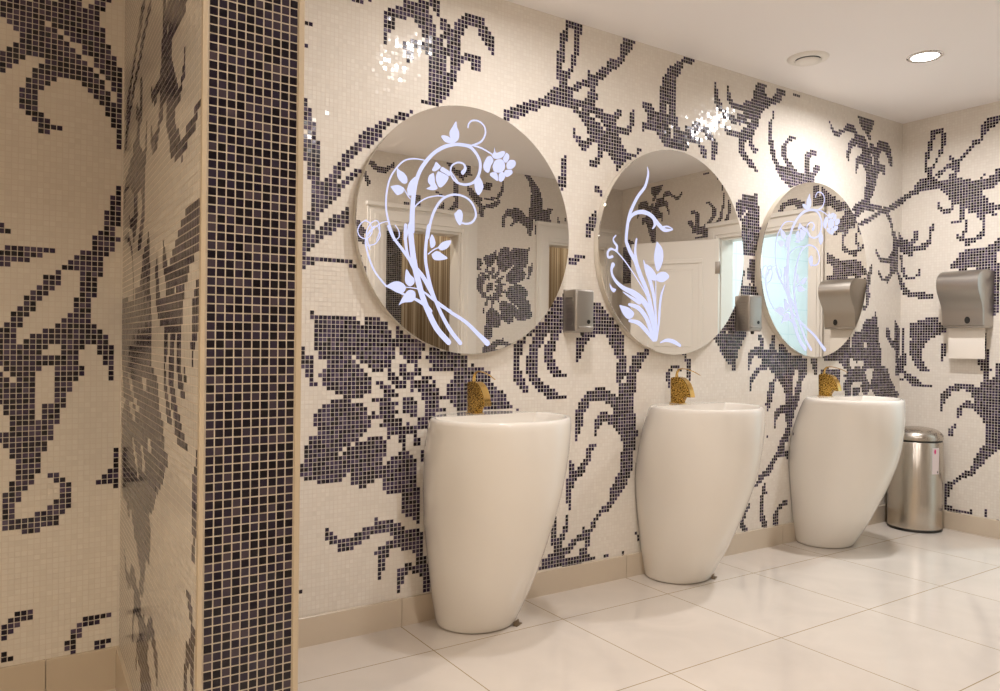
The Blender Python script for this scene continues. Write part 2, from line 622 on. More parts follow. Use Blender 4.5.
ROSE_STEMS = [[(1,352,4),(-41,350,9),(-83,344,13),(-134,327,15),(-184,293,14),(-223,248,16),(-247,208,16),(-262,162,16),(-271,109,18),(-276,39,21),(-277,-30,23),(-283,-3,23),(-278,-64,23),(-267,-140,25),(-250,-208,25),(-228,-277,24),(-201,-338,24),(-160,-408,24),(-105,-462,23)],[(-83,344,11),(-20,345,13),(17,320,13),(36,282,13),(29,235,12),(3,200,11),(-39,186,10),(-81,194,9),(-104,222,7),(-100,254,7),(-72,272,7),(-45,270,8),(-36,252,13),(-48,234,17)],[(-4,352,8),(38,374,8),(59,409,7),(54,440,7),(26,457,7),(-6,454,6),(-23,436,6),(-25,420,5)],[(-4,353,7),(44,347,7),(99,328,5)],[(-304,-5,12),(-305,-51,12),(-294,-119,12),(-268,-171,13)],[(-287,4,7),(-306,-67,9),(-304,-5,11)],[(-48,67,4),(-62,79,5),(-74,65,6),(-68,38,7),(-37,26,8),(0,36,9),(18,70,9),(-1,113,9),(-38,136,8),(-90,139,9),(-141,115,10),(-176,67,11),(-195,13,11),(-207,-50,12),(-202,5,13),(-212,-58,13),(-215,-129,13),(-202,-198,14),(-180,-267,14),(-143,-344,15),(-97,-414,17),(-50,-465,17)],[(-121,126,5),(-161,126,5),(-211,112,5),(-250,86,5),(-274,57,5)],[(-208,258,4),(-262,260,5),(-310,247,6),(-347,211,6),(-374,165,7),(-387,104,7),(-387,45,7),(-372,-13,8),(-348,-71,8),(-379,-12,10),(-358,-55,11),(-320,-98,12),(-277,-148,14),(-224,-203,15),(-189,-252,15)],[(-309,-248,4),(-241,-254,5),(-179,-290,11),(-98,-339,13),(-77,-350,13),(-21,-381,15),(37,-428,18),(81,-464,24)],[(-277,-148,9),(-224,-211,11),(-161,-302,11),(-98,-335,10)],[(-427,-77,3),(-413,-34,4),(-423,-1,4),(-450,-12,4),(-468,-47,4),(-463,-80,5),(-453,-113,5)],[(-468,-1,4),(-490,-16,4),(-503,-42,4),(-494,-66,4),(-467,-72,4),(-445,-45,4),(-455,-12,4),(-477,-5,4)],[(-467,-64,4),(-445,-37,4),(-409,-8,4),(-372,4,3)],[(-436,-21,4),(-460,-49,5),(-469,-72,6),(-469,-102,7),(-450,-160,7),(-426,-203,7),(-384,-248,7)],[(-465,-98,4),(-431,-88,4),(-411,-53,4),(-424,-16,3)],[(-350,-9,3),(-333,-31,4),(-333,-57,4),(-358,-71,3)],[(-389,-246,5),(-318,-273,8),(-266,-290,11),(-214,-315,15),(-188,-338,13)],[(-204,-112,5),(-177,-91,5),(-146,-78,4)],[(-318,142,3),(-296,111,4),(-284,99,4)],[(-107,235,4),(-86,211,5),(-70,193,5)],[(46,210,6),(35,195,8),(24,193,6)]]
ROSE_LEAVES = [[(-101,346),(-112,386),(-96,417),(-82,438),(-78,417),(-67,393),(-71,366),(-88,350)],[(-101,346),(-132,347),(-150,368),(-124,372),(-104,362)],[(93,322),(101,339),(104,338),(106,361),(113,339),(143,350),(160,348),(143,323),(110,313)],[(165,347),(179,339),(179,322),(164,304),(149,318)],[(184,319),(209,320),(214,302),(197,284),(173,280),(168,300)],[(195,278),(197,262),(169,244),(155,256),(164,273)],[(88,321),(101,305),(88,280),(78,251),(58,256),(51,275),(58,296),(71,316)],[(97,281),(110,306),(141,315),(158,299),(155,272),(133,258),(105,259)],[(84,247),(100,256),(120,251),(124,222),(100,231),(87,238)],[(129,252),(148,264),(160,243),(145,222),(129,224)],[(-191,226),(-181,243),(-173,260),(-161,253),(-151,243),(-165,229),(-181,221)],[(-145,245),(-110,230),(-110,212),(-130,219),(-153,229)],[(-163,225),(-137,218),(-114,207),(-130,177),(-154,160),(-170,183),(-172,204)],[(-183,216),(-178,197),(-176,177),(-164,155),(-187,145),(-216,149),(-190,158),(-207,174),(-204,200)],[(-344,216),(-333,206),(-313,197),(-299,179),(-302,159),(-322,158),(-342,180)],[(-371,138),(-341,147),(-318,140),(-316,121),(-341,108),(-357,121)],[(-299,136),(-287,168),(-259,190),(-263,145),(-273,118),(-294,113)],[(8,196),(27,232),(51,197),(48,174),(30,151),(14,168)],[(-86,62),(-59,81),(-46,63),(-51,25),(-63,19),(-79,40)],[(-197,-53),(-187,-31),(-173,-55),(-173,-75),(-191,-86)],[(-161,-82),(-138,-58),(-100,-49),(-113,-78),(-142,-92)],[(-188,-111),(-164,-96),(-137,-107),(-115,-122),(-146,-132),(-177,-131)],[(-303,-200),(-298,-177),(-280,-199),(-264,-213),(-265,-232),(-284,-244),(-303,-227)],[(-382,-246),(-352,-229),(-322,-229),(-301,-246),(-308,-267),(-334,-272),(-364,-258)],[(-331,-321),(-313,-288),(-288,-259),(-262,-263),(-258,-286),(-273,-304),(-309,-309)]]
IRIS_STEMS = [[(-206,402,2),(-201,365,12),(-221,304,15),(-263,256,16),(-294,209,17),(-320,156,17),(-333,97,17),(-339,39,17),(-334,20,19),(-311,-20,21),(-277,-63,23),(-251,-116,25),(-218,-168,24),(-191,-222,24),(-170,-280,22),(-153,-339,20),(-139,-428,16)],[(-329,112,9),(-310,150,15),(-273,173,19),(-224,180,21),(-174,167,21),(-132,134,22),(-86,107,20),(-28,114,6)],[(-163,161,18),(-151,129,16),(-168,104,5)],[(-101,119,10),(-65,126,8),(-30,118,4)],[(-272,46,10),(-280,-9,13),(-270,-67,19),(-242,-123,19),(-206,-197,18),(-172,-272,14)],[(-225,-51,4),(-203,-104,20),(-174,-162,22),(-152,-229,18),(-139,-313,14),(-135,-424,12)],[(-141,-139,5),(-140,-202,5),(-138,-288,5)],[(-77,-161,2),(-100,-209,12),(-111,-270,14),(-117,-347,14),(-132,-432,14)],[(-420,-87,22),(-429,-110,13),(-422,-138,13),(-394,-169,17),(-350,-194,21),(-288,-214,29),(-231,-244,31),(-184,-293,32),(-153,-364,26),(-137,-436,18)],[(-355,-212,4),(-305,-235,13),(-248,-258,20)],[(-315,-270,13),(-253,-285,23),(-201,-332,24),(-171,-390,22),(-146,-437,16)],[(-311,-347,14),(-252,-357,22),(-199,-395,22),(-152,-439,14)],[(-402,-20,7),(-435,-14,11),(-454,-32,11),(-449,-54,11),(-425,-49,13)],[(-402,-20,7),(-346,-64,6),(-280,-130,6),(-220,-198,6),(-179,-255,6)],[(-400,-20,15),(-397,2,13),(-416,21,9),(-419,37,7),(-403,53,6)],[(-108,-451,4),(-63,-438,16),(-14,-444,21),(33,-463,15)]]
IRIS_LEAVES = [[(-137,46),(-104,20),(-92,-12),(-98,-57),(-128,-101),(-148,-67),(-154,-25),(-146,14)],[(-207,-69),(-173,-85),(-143,-113),(-137,-144),(-177,-142),(-201,-113)],[(-134,-115),(-102,-101),(-69,-103),(-50,-125),(-92,-151),(-128,-148),(-142,-135)],[(-378,-274),(-321,-284),(-284,-309),(-295,-332),(-325,-338),(-356,-313)],[(-441,-174),(-421,-195),(-399,-201),(-414,-217),(-434,-200)]]
CAM_F = 756.973
CAM_R = [[0.835441, -0.549462, 0.011394], [0.007593, -0.009191, -0.999929], [0.549527, 0.835468, -0.003506]]

# ------------------------------------------------------------------ materials
def mat(name, col, rough=0.5, metal=0.0, spec=0.5, emit=None, estr=0.0, coat=0.0):
    m = bpy.data.materials.new(name); m.use_nodes = True
    b = m.node_tree.nodes['Principled BSDF']
    b.inputs['Base Color'].default_value = (*col, 1)
    b.inputs['Roughness'].default_value = rough
    b.inputs['Metallic'].default_value = metal
    b.inputs['Specular IOR Level'].default_value = spec
    b.inputs['Coat Weight'].default_value = coat
    if emit:
        b.inputs['Emission Color'].default_value = (*emit, 1)
        b.inputs['Emission Strength'].default_value = estr
    return m

def nd(m, t, **kw):
    n = m.node_tree.nodes.new(t)
    for k, v in kw.items(): setattr(n, k, v)
    return n
def ln(m, a, b): m.node_tree.links.new(a, b)
def bsdf(m): return m.node_tree.nodes['Principled BSDF']

def island_mat(name, stops, rough, spec=0.5):
    """each tile its own shade, drawn from the ramp"""
    m = mat(name, stops[0][1], rough, 0, spec)
    g = nd(m, 'ShaderNodeNewGeometry'); r = nd(m, 'ShaderNodeValToRGB')
    r.color_ramp.interpolation = 'LINEAR'
    e = r.color_ramp.elements
    e[0].position, e[0].color = stops[0][0], (*stops[0][1], 1)
    e[1].position, e[1].color = stops[-1][0], (*stops[-1][1], 1)
    for p, c in stops[1:-1]:
        q = e.new(p); q.color = (*c, 1)
    ln(m, g.outputs['Random Per Island'], r.inputs['Fac']); ln(m, r.outputs['Color'], bsdf(m).inputs['Base Color'])
    return m

M = {}
M['cream_tile'] = island_mat('cream_mosaic', [(0, (.755, .70, .625)), (.5, (.78, .725, .65)), (1, (.80, .75, .675))], .12, .27)
M['dark_tile'] = island_mat('dark_mosaic', [(0, (.005, .003, .008)), (.35, (.013, .008, .022)), (.65, (.034, .022, .058)), (.88, (.066, .048, .098)), (1, (.105, .080, .130))], .13, .4)
M['black_tile'] = island_mat('column_mosaic', [(0, (.004, .003, .006)), (.55, (.009, .006, .014)), (.8, (.024, .018, .034)), (1, (.055, .040, .050))], .14, .35)
M['grout'] = mat('grout', (.72, .655, .58), .85, 0, .2)
M['grout_beige'] = mat('beige_grout', (.52, .45, .36), .85, 0, .2)
M['trim'] = mat('cream_trim', (.44, .36, .26), .4)
M['ceiling'] = mat('ceiling_paint', (.90, .865, .85), .75, 0, .2)
M['paint'] = mat('white_paint', (.78, .74, .68), .35)
M['plain'] = mat('cream_plaster', (.70, .63, .53), .6)
M['skirting'] = mat('skirting_tile', (.60, .51, .40), .25)

def floor_material(name, base, joint, rough):
    m = mat(name, base, rough, 0, .55)
    tc = nd(m, 'ShaderNodeTexCoord')
    sp = nd(m, 'ShaderNodeSeparateXYZ'); ln(m, tc.outputs['Object'], sp.inputs[0])
    outs = []
    for ax, off in (('X', FX), ('Y', FY)):
        s = nd(m, 'ShaderNodeMath', operation='SUBTRACT'); s.inputs[1].default_value = off
        ln(m, sp.outputs[ax], s.inputs[0])
        d = nd(m, 'ShaderNodeMath', operation='DIVIDE'); d.inputs[1].default_value = .6; ln(m, s.outputs[0], d.inputs[0])
        p = nd(m, 'ShaderNodeMath', operation='PINGPONG'); p.inputs[1].default_value = .5; ln(m, d.outputs[0], p.inputs[0])
        l = nd(m, 'ShaderNodeMath', operation='LESS_THAN'); l.inputs[1].default_value = .0034; ln(m, p.outputs[0], l.inputs[0])
        outs.append(l)
    mx = nd(m, 'ShaderNodeMath', operation='MAXIMUM'); ln(m, outs[0].outputs[0], mx.inputs[0]); ln(m, outs[1].outputs[0], mx.inputs[1])
    nz = nd(m, 'ShaderNodeTexNoise'); nz.inputs['Scale'].default_value = 3.0; nz.inputs['Detail'].default_value = 6
    nz.inputs['Distortion'].default_value = 1.2
    ln(m, tc.outputs['Object'], nz.inputs['Vector'])
    rp = nd(m, 'ShaderNodeValToRGB')
    rp.color_ramp.elements[0].position = .3; rp.color_ramp.elements[0].color = (*[c * .94 for c in base], 1)
    rp.color_ramp.elements[1].position = .7; rp.color_ramp.elements[1].color = (*[min(1, c * 1.03) for c in base], 1)
    ln(m, nz.outputs['Fac'], rp.inputs['Fac'])
    mix = nd(m, 'ShaderNodeMix', data_type='RGBA'); mix.inputs['B'].default_value = (*joint, 1)
    ln(m, mx.outputs[0], mix.inputs['Factor']); ln(m, rp.outputs['Color'], mix.inputs['A'])
    ln(m, mix.outputs['Result'], bsdf(m).inputs['Base Color'])
    return m
FX, FY = 1.330, 2.441
M['floor'] = floor_material('polished_floor_tile', (.665, .60, .535), (.34, .26, .14), .10)

M['mirror'] = mat('mirror_glass', (.80, .775, .735), .0, 1.0)
M['mirror_side'] = mat('mirror_edge', (.72, .66, .56), .35)
M['etch'] = mat('lit_etching', (.06, .06, .07), .6, 0, .2, (.63, .655, .95), .90)
M['ceramic'] = mat('white_ceramic', (.77, .725, .66), .07, 0, .5, coat=.3)
M['clip'] = mat('stained_metal', (.22, .16, .10), .35, .6)
M['silicone'] = mat('grey_silicone', (.36, .33, .28), .5)
M['chrome'] = mat('chrome', (.75, .72, .68), .12, 1)
M['rubber'] = mat('black_plastic', (.012, .011, .010), .35)
M['paper'] = mat('paper_towel', (.80, .74, .66), .9, 0, .1)
M['pink'] = mat('sticker_paper', (.72, .62, .62), .5)
M['magenta'] = mat('sticker_dot', (.65, .03, .18), .5)
M['blue_tile'] = mat('white_wall_tile', (.80, .85, .86), .25)
M['lamp'] = mat('lamp_lens', (1, 1, 1), .5, 0, .5, (1.0, .965, .93), 12)
M['lamp_fill'] = mat('fill_lamp_lens', (1, 1, 1), .5, 0, .5, (1.0, .92, .80), 210)  # lens of the lamps added behind the two doorways
M['lamp_blue'] = mat('cold_lamp_lens', (1, 1, 1), .5, 0, .5, (.76, .94, 1.0), 700)

def brushed(name, col, rough, sx, sy, sz, amount=.05):
    m = mat(name, col, rough, 1.0)
    tc = nd(m, 'ShaderNodeTexCoord'); mp = nd(m, 'ShaderNodeMapping'); mp.inputs['Scale'].default_value = (sx, sy, sz)
    nz = nd(m, 'ShaderNodeTexNoise'); nz.inputs['Scale'].default_value = 1.0; nz.inputs['Detail'].default_value = 4
    ln(m, tc.outputs['Object'], mp.inputs['Vector']); ln(m, mp.outputs[0], nz.inputs['Vector'])
    bp = nd(m, 'ShaderNodeBump'); bp.inputs['Strength'].default_value = amount; bp.inputs['Distance'].default_value = .01
    ln(m, nz.outputs['Fac'], bp.inputs['Height']); ln(m, bp.outputs[0], bsdf(m).inputs['Normal'])
    return m
M['steel'] = brushed('satin_steel', (.44, .41, .375), .36, 30, 30, 400)
M['bin_steel'] = brushed('brushed_bin_steel', (.56, .51, .45), .24, 260, 260, 3, .12)

def gold():
    m = mat('hammered_gold', (.62, .36, .06), .27, 1.0)
    tc = nd(m, 'ShaderNodeTexCoord'); v = nd(m, 'ShaderNodeTexVoronoi'); v.inputs['Scale'].default_value = 190
    ln(m, tc.outputs['Object'], v.inputs['Vector'])
    bp = nd(m, 'ShaderNodeBump'); bp.inputs['Strength'].default_value = .9; bp.inputs['Distance'].default_value = .004
    ln(m, v.outputs['Distance'], bp.inputs['Height']); ln(m, bp.outputs[0], bsdf(m).inputs['Normal'])
    rp = nd(m, 'ShaderNodeValToRGB'); rp.color_ramp.elements[0].color = (.90, .58, .14, 1); rp.color_ramp.elements[1].color = (.13, .055, .006, 1)  # highlight and shade of the dimples also put into the base colour
    rp.color_ramp.elements[0].position = .2; rp.color_ramp.elements[1].position = .7
    ln(m, v.outputs['Distance'], rp.inputs['Fac']); ln(m, rp.outputs['Color'], bsdf(m).inputs['Base Color'])
    return m
M['gold'] = gold()
M['gold_polished'] = mat('polished_gold', (.80, .55, .20), .12, 1)

def stripes():
    m = mat('striped_covering', (.3, .22, .13), .6)
    tc = nd(m, 'ShaderNodeTexCoord'); mp = nd(m, 'ShaderNodeMapping'); mp.inputs['Scale'].default_value = (34, 34, .05)
    nz = nd(m, 'ShaderNodeTexNoise'); nz.inputs['Scale'].default_value = 1; nz.inputs['Detail'].default_value = 2
    ln(m, tc.outputs['Object'], mp.inputs['Vector']); ln(m, mp.outputs[0], nz.inputs['Vector'])
    rp = nd(m, 'ShaderNodeValToRGB'); rp.color_ramp.interpolation = 'CONSTANT'
    e = rp.color_ramp.elements
    e[0].position, e[0].color = 0, (.20, .14, .085, 1)
    e[1].position, e[1].color = .46, (.33, .26, .17, 1)
    q = e.new(.54); q.color = (.50, .43, .33, 1)
    q = e.new(.6); q.color = (.24, .17, .10, 1)
    ln(m, nz.outputs['Fac'], rp.inputs['Fac']); ln(m, rp.outputs['Color'], bsdf(m).inputs['Base Color'])
    return m
M['stripes'] = stripes()

# ------------------------------------------------------------------ helpers
def link(name, me, mats, parent=None, smooth=False, loc=None):
    for x in (mats if isinstance(mats, (list, tuple)) else [mats]): me.materials.append(x)
    if smooth:
        for p in me.polygons: p.use_smooth = True
    o = bpy.data.objects.new(name, me); COL.objects.link(o)
    if parent: o.parent = parent
    if loc is not None: o.location = loc
    return o
def from_bm(name, bm, mats, parent=None, smooth=False, angle=None, loc=None):
    bmesh.ops.recalc_face_normals(bm, faces=bm.faces)
    me = bpy.data.meshes.new(name); bm.to_mesh(me); bm.free()
    o = link(name, me, mats, parent, smooth, loc)
    if angle:
        for p in me.polygons: p.use_smooth = True
        me.set_sharp_from_angle(angle=math.radians(angle))
    return o
def box(bm, x0, x1, y0, y1, z0, z1, bev=0.0, seg=2, mi=0):
    r = bmesh.ops.create_cube(bm, size=1)
    vs = r['verts']
    for v in vs:
        v.co = Vector(((x0 + x1) / 2 + v.co.x * (x1 - x0), (y0 + y1) / 2 + v.co.y * (y1 - y0), (z0 + z1) / 2 + v.co.z * (z1 - z0)))
    fs = {f for v in vs for f in v.link_faces}
    if bev > 0:
        es = list({e for v in vs for e in v.link_edges})
        q = bmesh.ops.bevel(bm, geom=es, offset=bev, segments=seg, affect='EDGES', profile=.5)
        fs = {f for f in bm.faces if any(v in f.verts for v in q['verts'])} | {f for f in fs if f.is_valid}
    for f in fs:
        if f.is_valid: f.material_index = mi
def lathe(bm, prof, n=64, cx=0, cy=0, cap0=True, cap1=True):
    rings = []
    for r, z in prof:
        rings.append([bm.verts.new((cx + r * math.cos(2 * PI * i / n), cy + r * math.sin(2 * PI * i / n), z)) for i in range(n)])
    for a, b in zip(rings, rings[1:]):
        for i in range(n): bm.faces.new((a[i], a[(i + 1) % n], b[(i + 1) % n], b[i]))
    if cap0: bm.faces.new(rings[0][::-1])
    if cap1: bm.faces.new(rings[-1])
def loft(bm, rings, cap0=True, cap1=True):
    R = [[bm.verts.new(p) for p in r] for r in rings]
    n = len(R[0])
    for a, b in zip(R, R[1:]):
        for i in range(n): bm.faces.new((a[i], a[(i + 1) % n], b[(i + 1) % n], b[i]))
    if cap0: bm.faces.new(R[0][::-1])
    if cap1: bm.faces.new(R[-1])
    return R
def tube(bm, pts, radii, n=12):
    pts = [Vector(p) for p in pts]; rings = []
    up = Vector((1, 0, 0))
    for i, p in enumerate(pts):
        t = (pts[min(i + 1, len(pts) - 1)] - pts[max(i - 1, 0)]).normalized()
        s = t.cross(up).normalized(); u = s.cross(t).normalized()
        r = radii[i]; ru, rs = r if isinstance(r, tuple) else (r, r)
        rings.append([p + u * ru * math.cos(2 * PI * k / n) + s * rs * math.sin(2 * PI * k / n) for k in range(n)])
    loft(bm, rings)
def tag(o, label=None, cat=None, group=None, kind=None):
    if label: o['label'] = label
    if cat: o['category'] = cat
    if group: o['group'] = group
    if kind: o['kind'] = kind
    return o
def empty(name, loc, label, cat, group=None):
    o = bpy.data.objects.new(name, None); COL.objects.link(o); o.location = loc; o.empty_display_size = .1
    return tag(o, label, cat, group)
def struct(o, label=None): o['kind'] = 'structure'; (label and o.__setitem__('label', label)); return o
def copy_tree(o, parent=None):
    c = o.copy(); COL.objects.link(c)
    if parent: c.parent = parent
    for ch in [x for x in o.children]: copy_tree(ch, c)
    return c

# ------------------------------------------------------------------ the room (metres; floor at z=0)
EYE = 1.13
D = 2.7256          # mirror wall
XR = 4.955          # far end wall
YF = -.06           # wall opposite the mirrors
XL, YB, XS = -1.6, -1.5, 1.30
H = 2.605            # ceiling
PIT, U0, ZR0, SK = .0166, .9497, .0957 + EYE - 68 * .0166, .11

def bits(entry):
    rows, n = entry
    a = np.zeros((len(rows), n), bool)
    for r, runs in enumerate(rows):       # lengths of light, dark, light, dark ... runs of tiles
        k = 0
        for i, m in enumerate(runs):
            if i % 2: a[r, k:k + m] = True
            k += m
    return a

def mosaic_wall(name, place, normal, u0, u1, z0, z1, motif, c0, slab, holes=(), mats=None, label=None, pu0=U0, pit=PIT, zr=ZR0, gap=.0011, raise_=.0008, tilt=.0002):
    """place(u,z) -> point on the wall face; motif[row,col-c0] picks dark tiles; slab = list of boxes behind the face"""
    rng = np.random.default_rng(len(name) * 7 + 3)
    V, F, MI = [], [], []
    for b in slab:
        k = len(V)
        V += [Vector(p) for p in b]
        for f in ((0, 1, 2, 3), (7, 6, 5, 4), (0, 4, 5, 1), (1, 5, 6, 2), (2, 6, 7, 3), (3, 7, 4, 0)):
            F.append(tuple(k + i for i in f)); MI.append(0)
    ca, cb = int(math.floor((u0 - pu0) / pit)), int(math.ceil((u1 - pu0) / pit))
    ra, rb = max(0, int(math.floor((z0 - zr) / pit))), int(math.ceil((z1 - zr) / pit))
    nrm = Vector(normal)
    o = place(0, 0); pu = place(1, 0) - o; pz = place(0, 1) - o
    flip = pu.cross(pz).dot(nrm) < 0
    for r in range(ra, rb):
        za, zb = max(z0, zr + r * pit) + gap, min(z1, zr + (r + 1) * pit) - gap
        if zb - za < .002: continue
        for c in range(ca, cb):
            ua, ub = max(u0, pu0 + c * pit) + gap, min(u1, pu0 + (c + 1) * pit) - gap
            if ub - ua < .002: continue
            um, zm = (ua + ub) / 2, (za + zb) / 2
            if any(h[0] < um < h[1] and h[2] < zm < h[3] for h in holes): continue
            if motif is None: d = 1
            else:
                k = c - c0
                d = 2 if (0 <= k < motif.shape[1] and r < motif.shape[0] and motif[r, k]) else 1
            tu, tz = rng.normal(0, tilt, 2)
            k = len(V)
            for (u, z, q) in ((ua, za, -tu - tz), (ub, za, tu - tz), (ub, zb, tu + tz), (ua, zb, -tu + tz)):
                V.append(o + pu * u + pz * z + nrm * (raise_ + q))
            F.append((k + 3, k + 2, k + 1, k) if flip else (k, k + 1, k + 2, k + 3)); MI.append(d)
    me = bpy.data.meshes.new(name)
    me.from_pydata([tuple(v) for v in V], [], F)
    me.polygons.foreach_set('material_index', np.array(MI, dtype=np.int32))
    me.update()
    ob = link(name, me, mats or [M['grout'], M['cream_tile'], M['dark_tile']])
    return struct(ob, label)
def slab8(x0, x1, y0, y1, z0, z1):
    return [(x0, y0, z0), (x0, y1, z0), (x1, y1, z0), (x1, y0, z0), (x0, y0, z1), (x0, y1, z1), (x1, y1, z1), (x1, y0, z1)]

T = .14
bk = bits((BACK, BACK_COLUMNS))
mosaic_wall('wall_back', lambda u, z: Vector((u, D, z)), (0, -1, 0), XL, XR, SK - .003, H, bk, -100, [slab8(XL - T, XR + T, D, D + T, 0, H)], label='long cream mosaic wall with dark flower motif behind the basins')
# right-hand end wall with a doorway
DR0, DR1, DRH = 1.13, 1.97, 2.012
rt = bits((RIGHT, RIGHT_COLUMNS))
mosaic_wall('wall_right', lambda u, z: Vector((XR, XR + D - u, z)), (-1, 0, 0), XR, XR + D - YF, SK - .003, H, rt, 241,
            [slab8(XR, XR + T, DR1, D, 0, H), slab8(XR, XR + T, YF - T, DR0, 0, H), slab8(XR, XR + T, DR0, DR1, DRH, H)],
            holes=[(XR + D - DR1 - .1, XR + D - DR0 + .1, 0, DRH + .1)], label='mosaic end wall carrying the towel dispenser')
# wall opposite the mirrors with two doorways
fr = bits((FRONT, FRONT_COLUMNS))
O1, O2, OH = (2.48, 3.165), (4.065, 4.75), 2.035
mosaic_wall('wall_front', lambda u, z: Vector((u, YF, z)), (0, 1, 0), XS, XR, SK - .003, H, fr, 20,
            [slab8(XS, O1[0], YF - T, YF, 0, H), slab8(O1[1], O2[0], YF - T, YF, 0, H), slab8(O2[1], XR, YF - T, YF, 0, H),
             slab8(O1[0], O1[1], YF - T, YF, OH, H), slab8(O2[0], O2[1], YF - T, YF, OH, H)],
            holes=[(O1[0] - .1, O1[1] + .1, 0, OH + .1), (O2[0] - .1, O2[1] + .1, 0, OH + .1)], label='mosaic wall with two doorways facing the mirrors')
# stub partition with an all-dark end face
PF, XA, XB2, PX1 = 1.45, .302, .325, .482
sd = bits((SIDE, SIDE_COLUMNS))
kx = (XB2 - XA) / (D - PF)
mosaic_wall('partition_wall', lambda u, z: Vector((XA + (u - PF) * kx, u, z)), Vector((-1, kx, 0)).normalized(), PF + .008, D, SK - .003, H, sd, 29,
            [[(XA, PF, 0), (XB2, D - .002, 0), (PX1, D - .002, 0), (PX1, PF, 0), (XA, PF, H), (XB2, D - .002, H), (PX1, D - .002, H), (PX1, PF, H)]],
            label='stub wall whose side face shows the flower mosaic', tilt=.00006)
mosaic_wall('partition_end', lambda u, z: Vector((u, PF - .006, z)), (0, -1, 0), XA + .0075, PX1 - .0085, 0, H, None, 0,
            [slab8(XA, PX1, PF - .006, PF - .0005, 0, H)], mats=[M['grout_beige'], M['black_tile'], M['black_tile']], label='end face of the stub wall in near-black mosaic', pu0=XA + .0075, pit=(PX1 - XA - .016) / 10, gap=.0012)
mosaic_wall('partition_face', lambda u, z: Vector((PX1 + .004, u, z)), (1, 0, 0), PF, D, SK - .003, H, np.zeros((149, 2), bool), 0,
            [slab8(PX1 + .0005, PX1 + .004, PF, D - .002, 0, H)], label='cream mosaic side of the stub wall facing the basins')
for i, (x0, x1) in enumerate(((XA - .0035, XA + .0065), (PX1 - .0075, PX1 + .0045))):
    bm = bmesh.new(); box(bm, x0, x1, PF - .0095, PF + .006, 0, H, .002, 2)
    struct(from_bm('trim_%d' % (i + 1), bm, M['trim']), ('slim cream corner strip along the left edge of the dark column', 'slim cream corner strip along the right edge of the dark column')[i])

def slab(name, x0, x1, y0, y1, z0, z1, m, label=None, bev=0):
    bm = bmesh.new(); box(bm, x0, x1, y0, y1, z0, z1, bev); return struct(from_bm(name, bm, m), label)
slab('floor', XL - T, 7.2, -2.4, D + T, -.12, 0, M['floor'], 'polished cream floor tiles')
# ceiling with round cut-outs is not needed: the fittings sit against it
slab('ceiling', XL - T, 7.2, -2.4, D + T, H, H + .12, M['ceiling'], 'plain white ceiling')
slab('wall_left', XL - T, XL, YB, D, 0, H, M['plain'], 'plain wall at the far left, outside the picture')
slab('wall_entry', XL - T, XS + T, YB - T, YB, 0, H, M['plain'], 'plain wall of the entrance recess')
slab('wall_recess', XS, XS + T, YB, YF - T, 0, H, M['plain'], 'plain side wall of the entrance recess')

# skirting of floor-tile strips, with joints
def skirting(name, p0, p1, n, label, joint0=None, SK=.11):
    """from p0 to p1 along the wall; n = direction off the wall"""
    p0, p1, n = Vector(p0), Vector(p1), Vector(n)
    L = (p1 - p0).length; t = (p1 - p0) / L
    cuts = [0]; x = joint0 if joint0 is not None else .6
    while x < L - .05:
        if x > .02: cuts.append(x)
        x += .6
    cuts.append(L)
    bm = bmesh.new()
    for a, b in zip(cuts, cuts[1:]):
        a2, b2 = a + (.0012 if a else 0), b - .0012
        prof = [(0.0, 0), (.011, 0), (.011, SK - .003), (.009, SK - .001), (0.0, SK - .001)]
        loft(bm, [[p0 + t * s + n * d + Vector((0, 0, z)) for d, z in prof] for s in (a2, b2)])
    return struct(from_bm(name, bm, M['skirting']), label)
skirting('baseboard_back', (PX1 + .004, D, 0), (XR, D, 0), (0, -1, 0), 'beige tile skirting under the basins wall', joint0=1.330 - PX1)
skirting('baseboard_alcove', (XL, D, 0), (XB2, D, 0), (0, -1, 0), 'beige tile skirting in the left alcove', joint0=.52, SK=.135)
skirting('baseboard_partition', (XB2, D - .011, 0), (XA + .001, PF + .02, 0), (-1, 0, 0), 'beige tile skirting along the stub wall', joint0=.45, SK=.135)
skirting('baseboard_right', (XR, D - .011, 0), (XR, DR1 + .12, 0), (-1, 0, 0), 'beige tile skirting behind the waste bin')
skirting('baseboard_partition_face', (PX1 + .004, D - .011, 0), (PX1 + .004, PF, 0), (1, 0, 0), 'beige tile skirting on the basin side of the stub wall')
skirting('baseboard_front', (O1[1] + .16, YF, 0), (O2[0] - .14, YF, 0), (0, 1, 0), 'beige tile skirting between the two doorways')

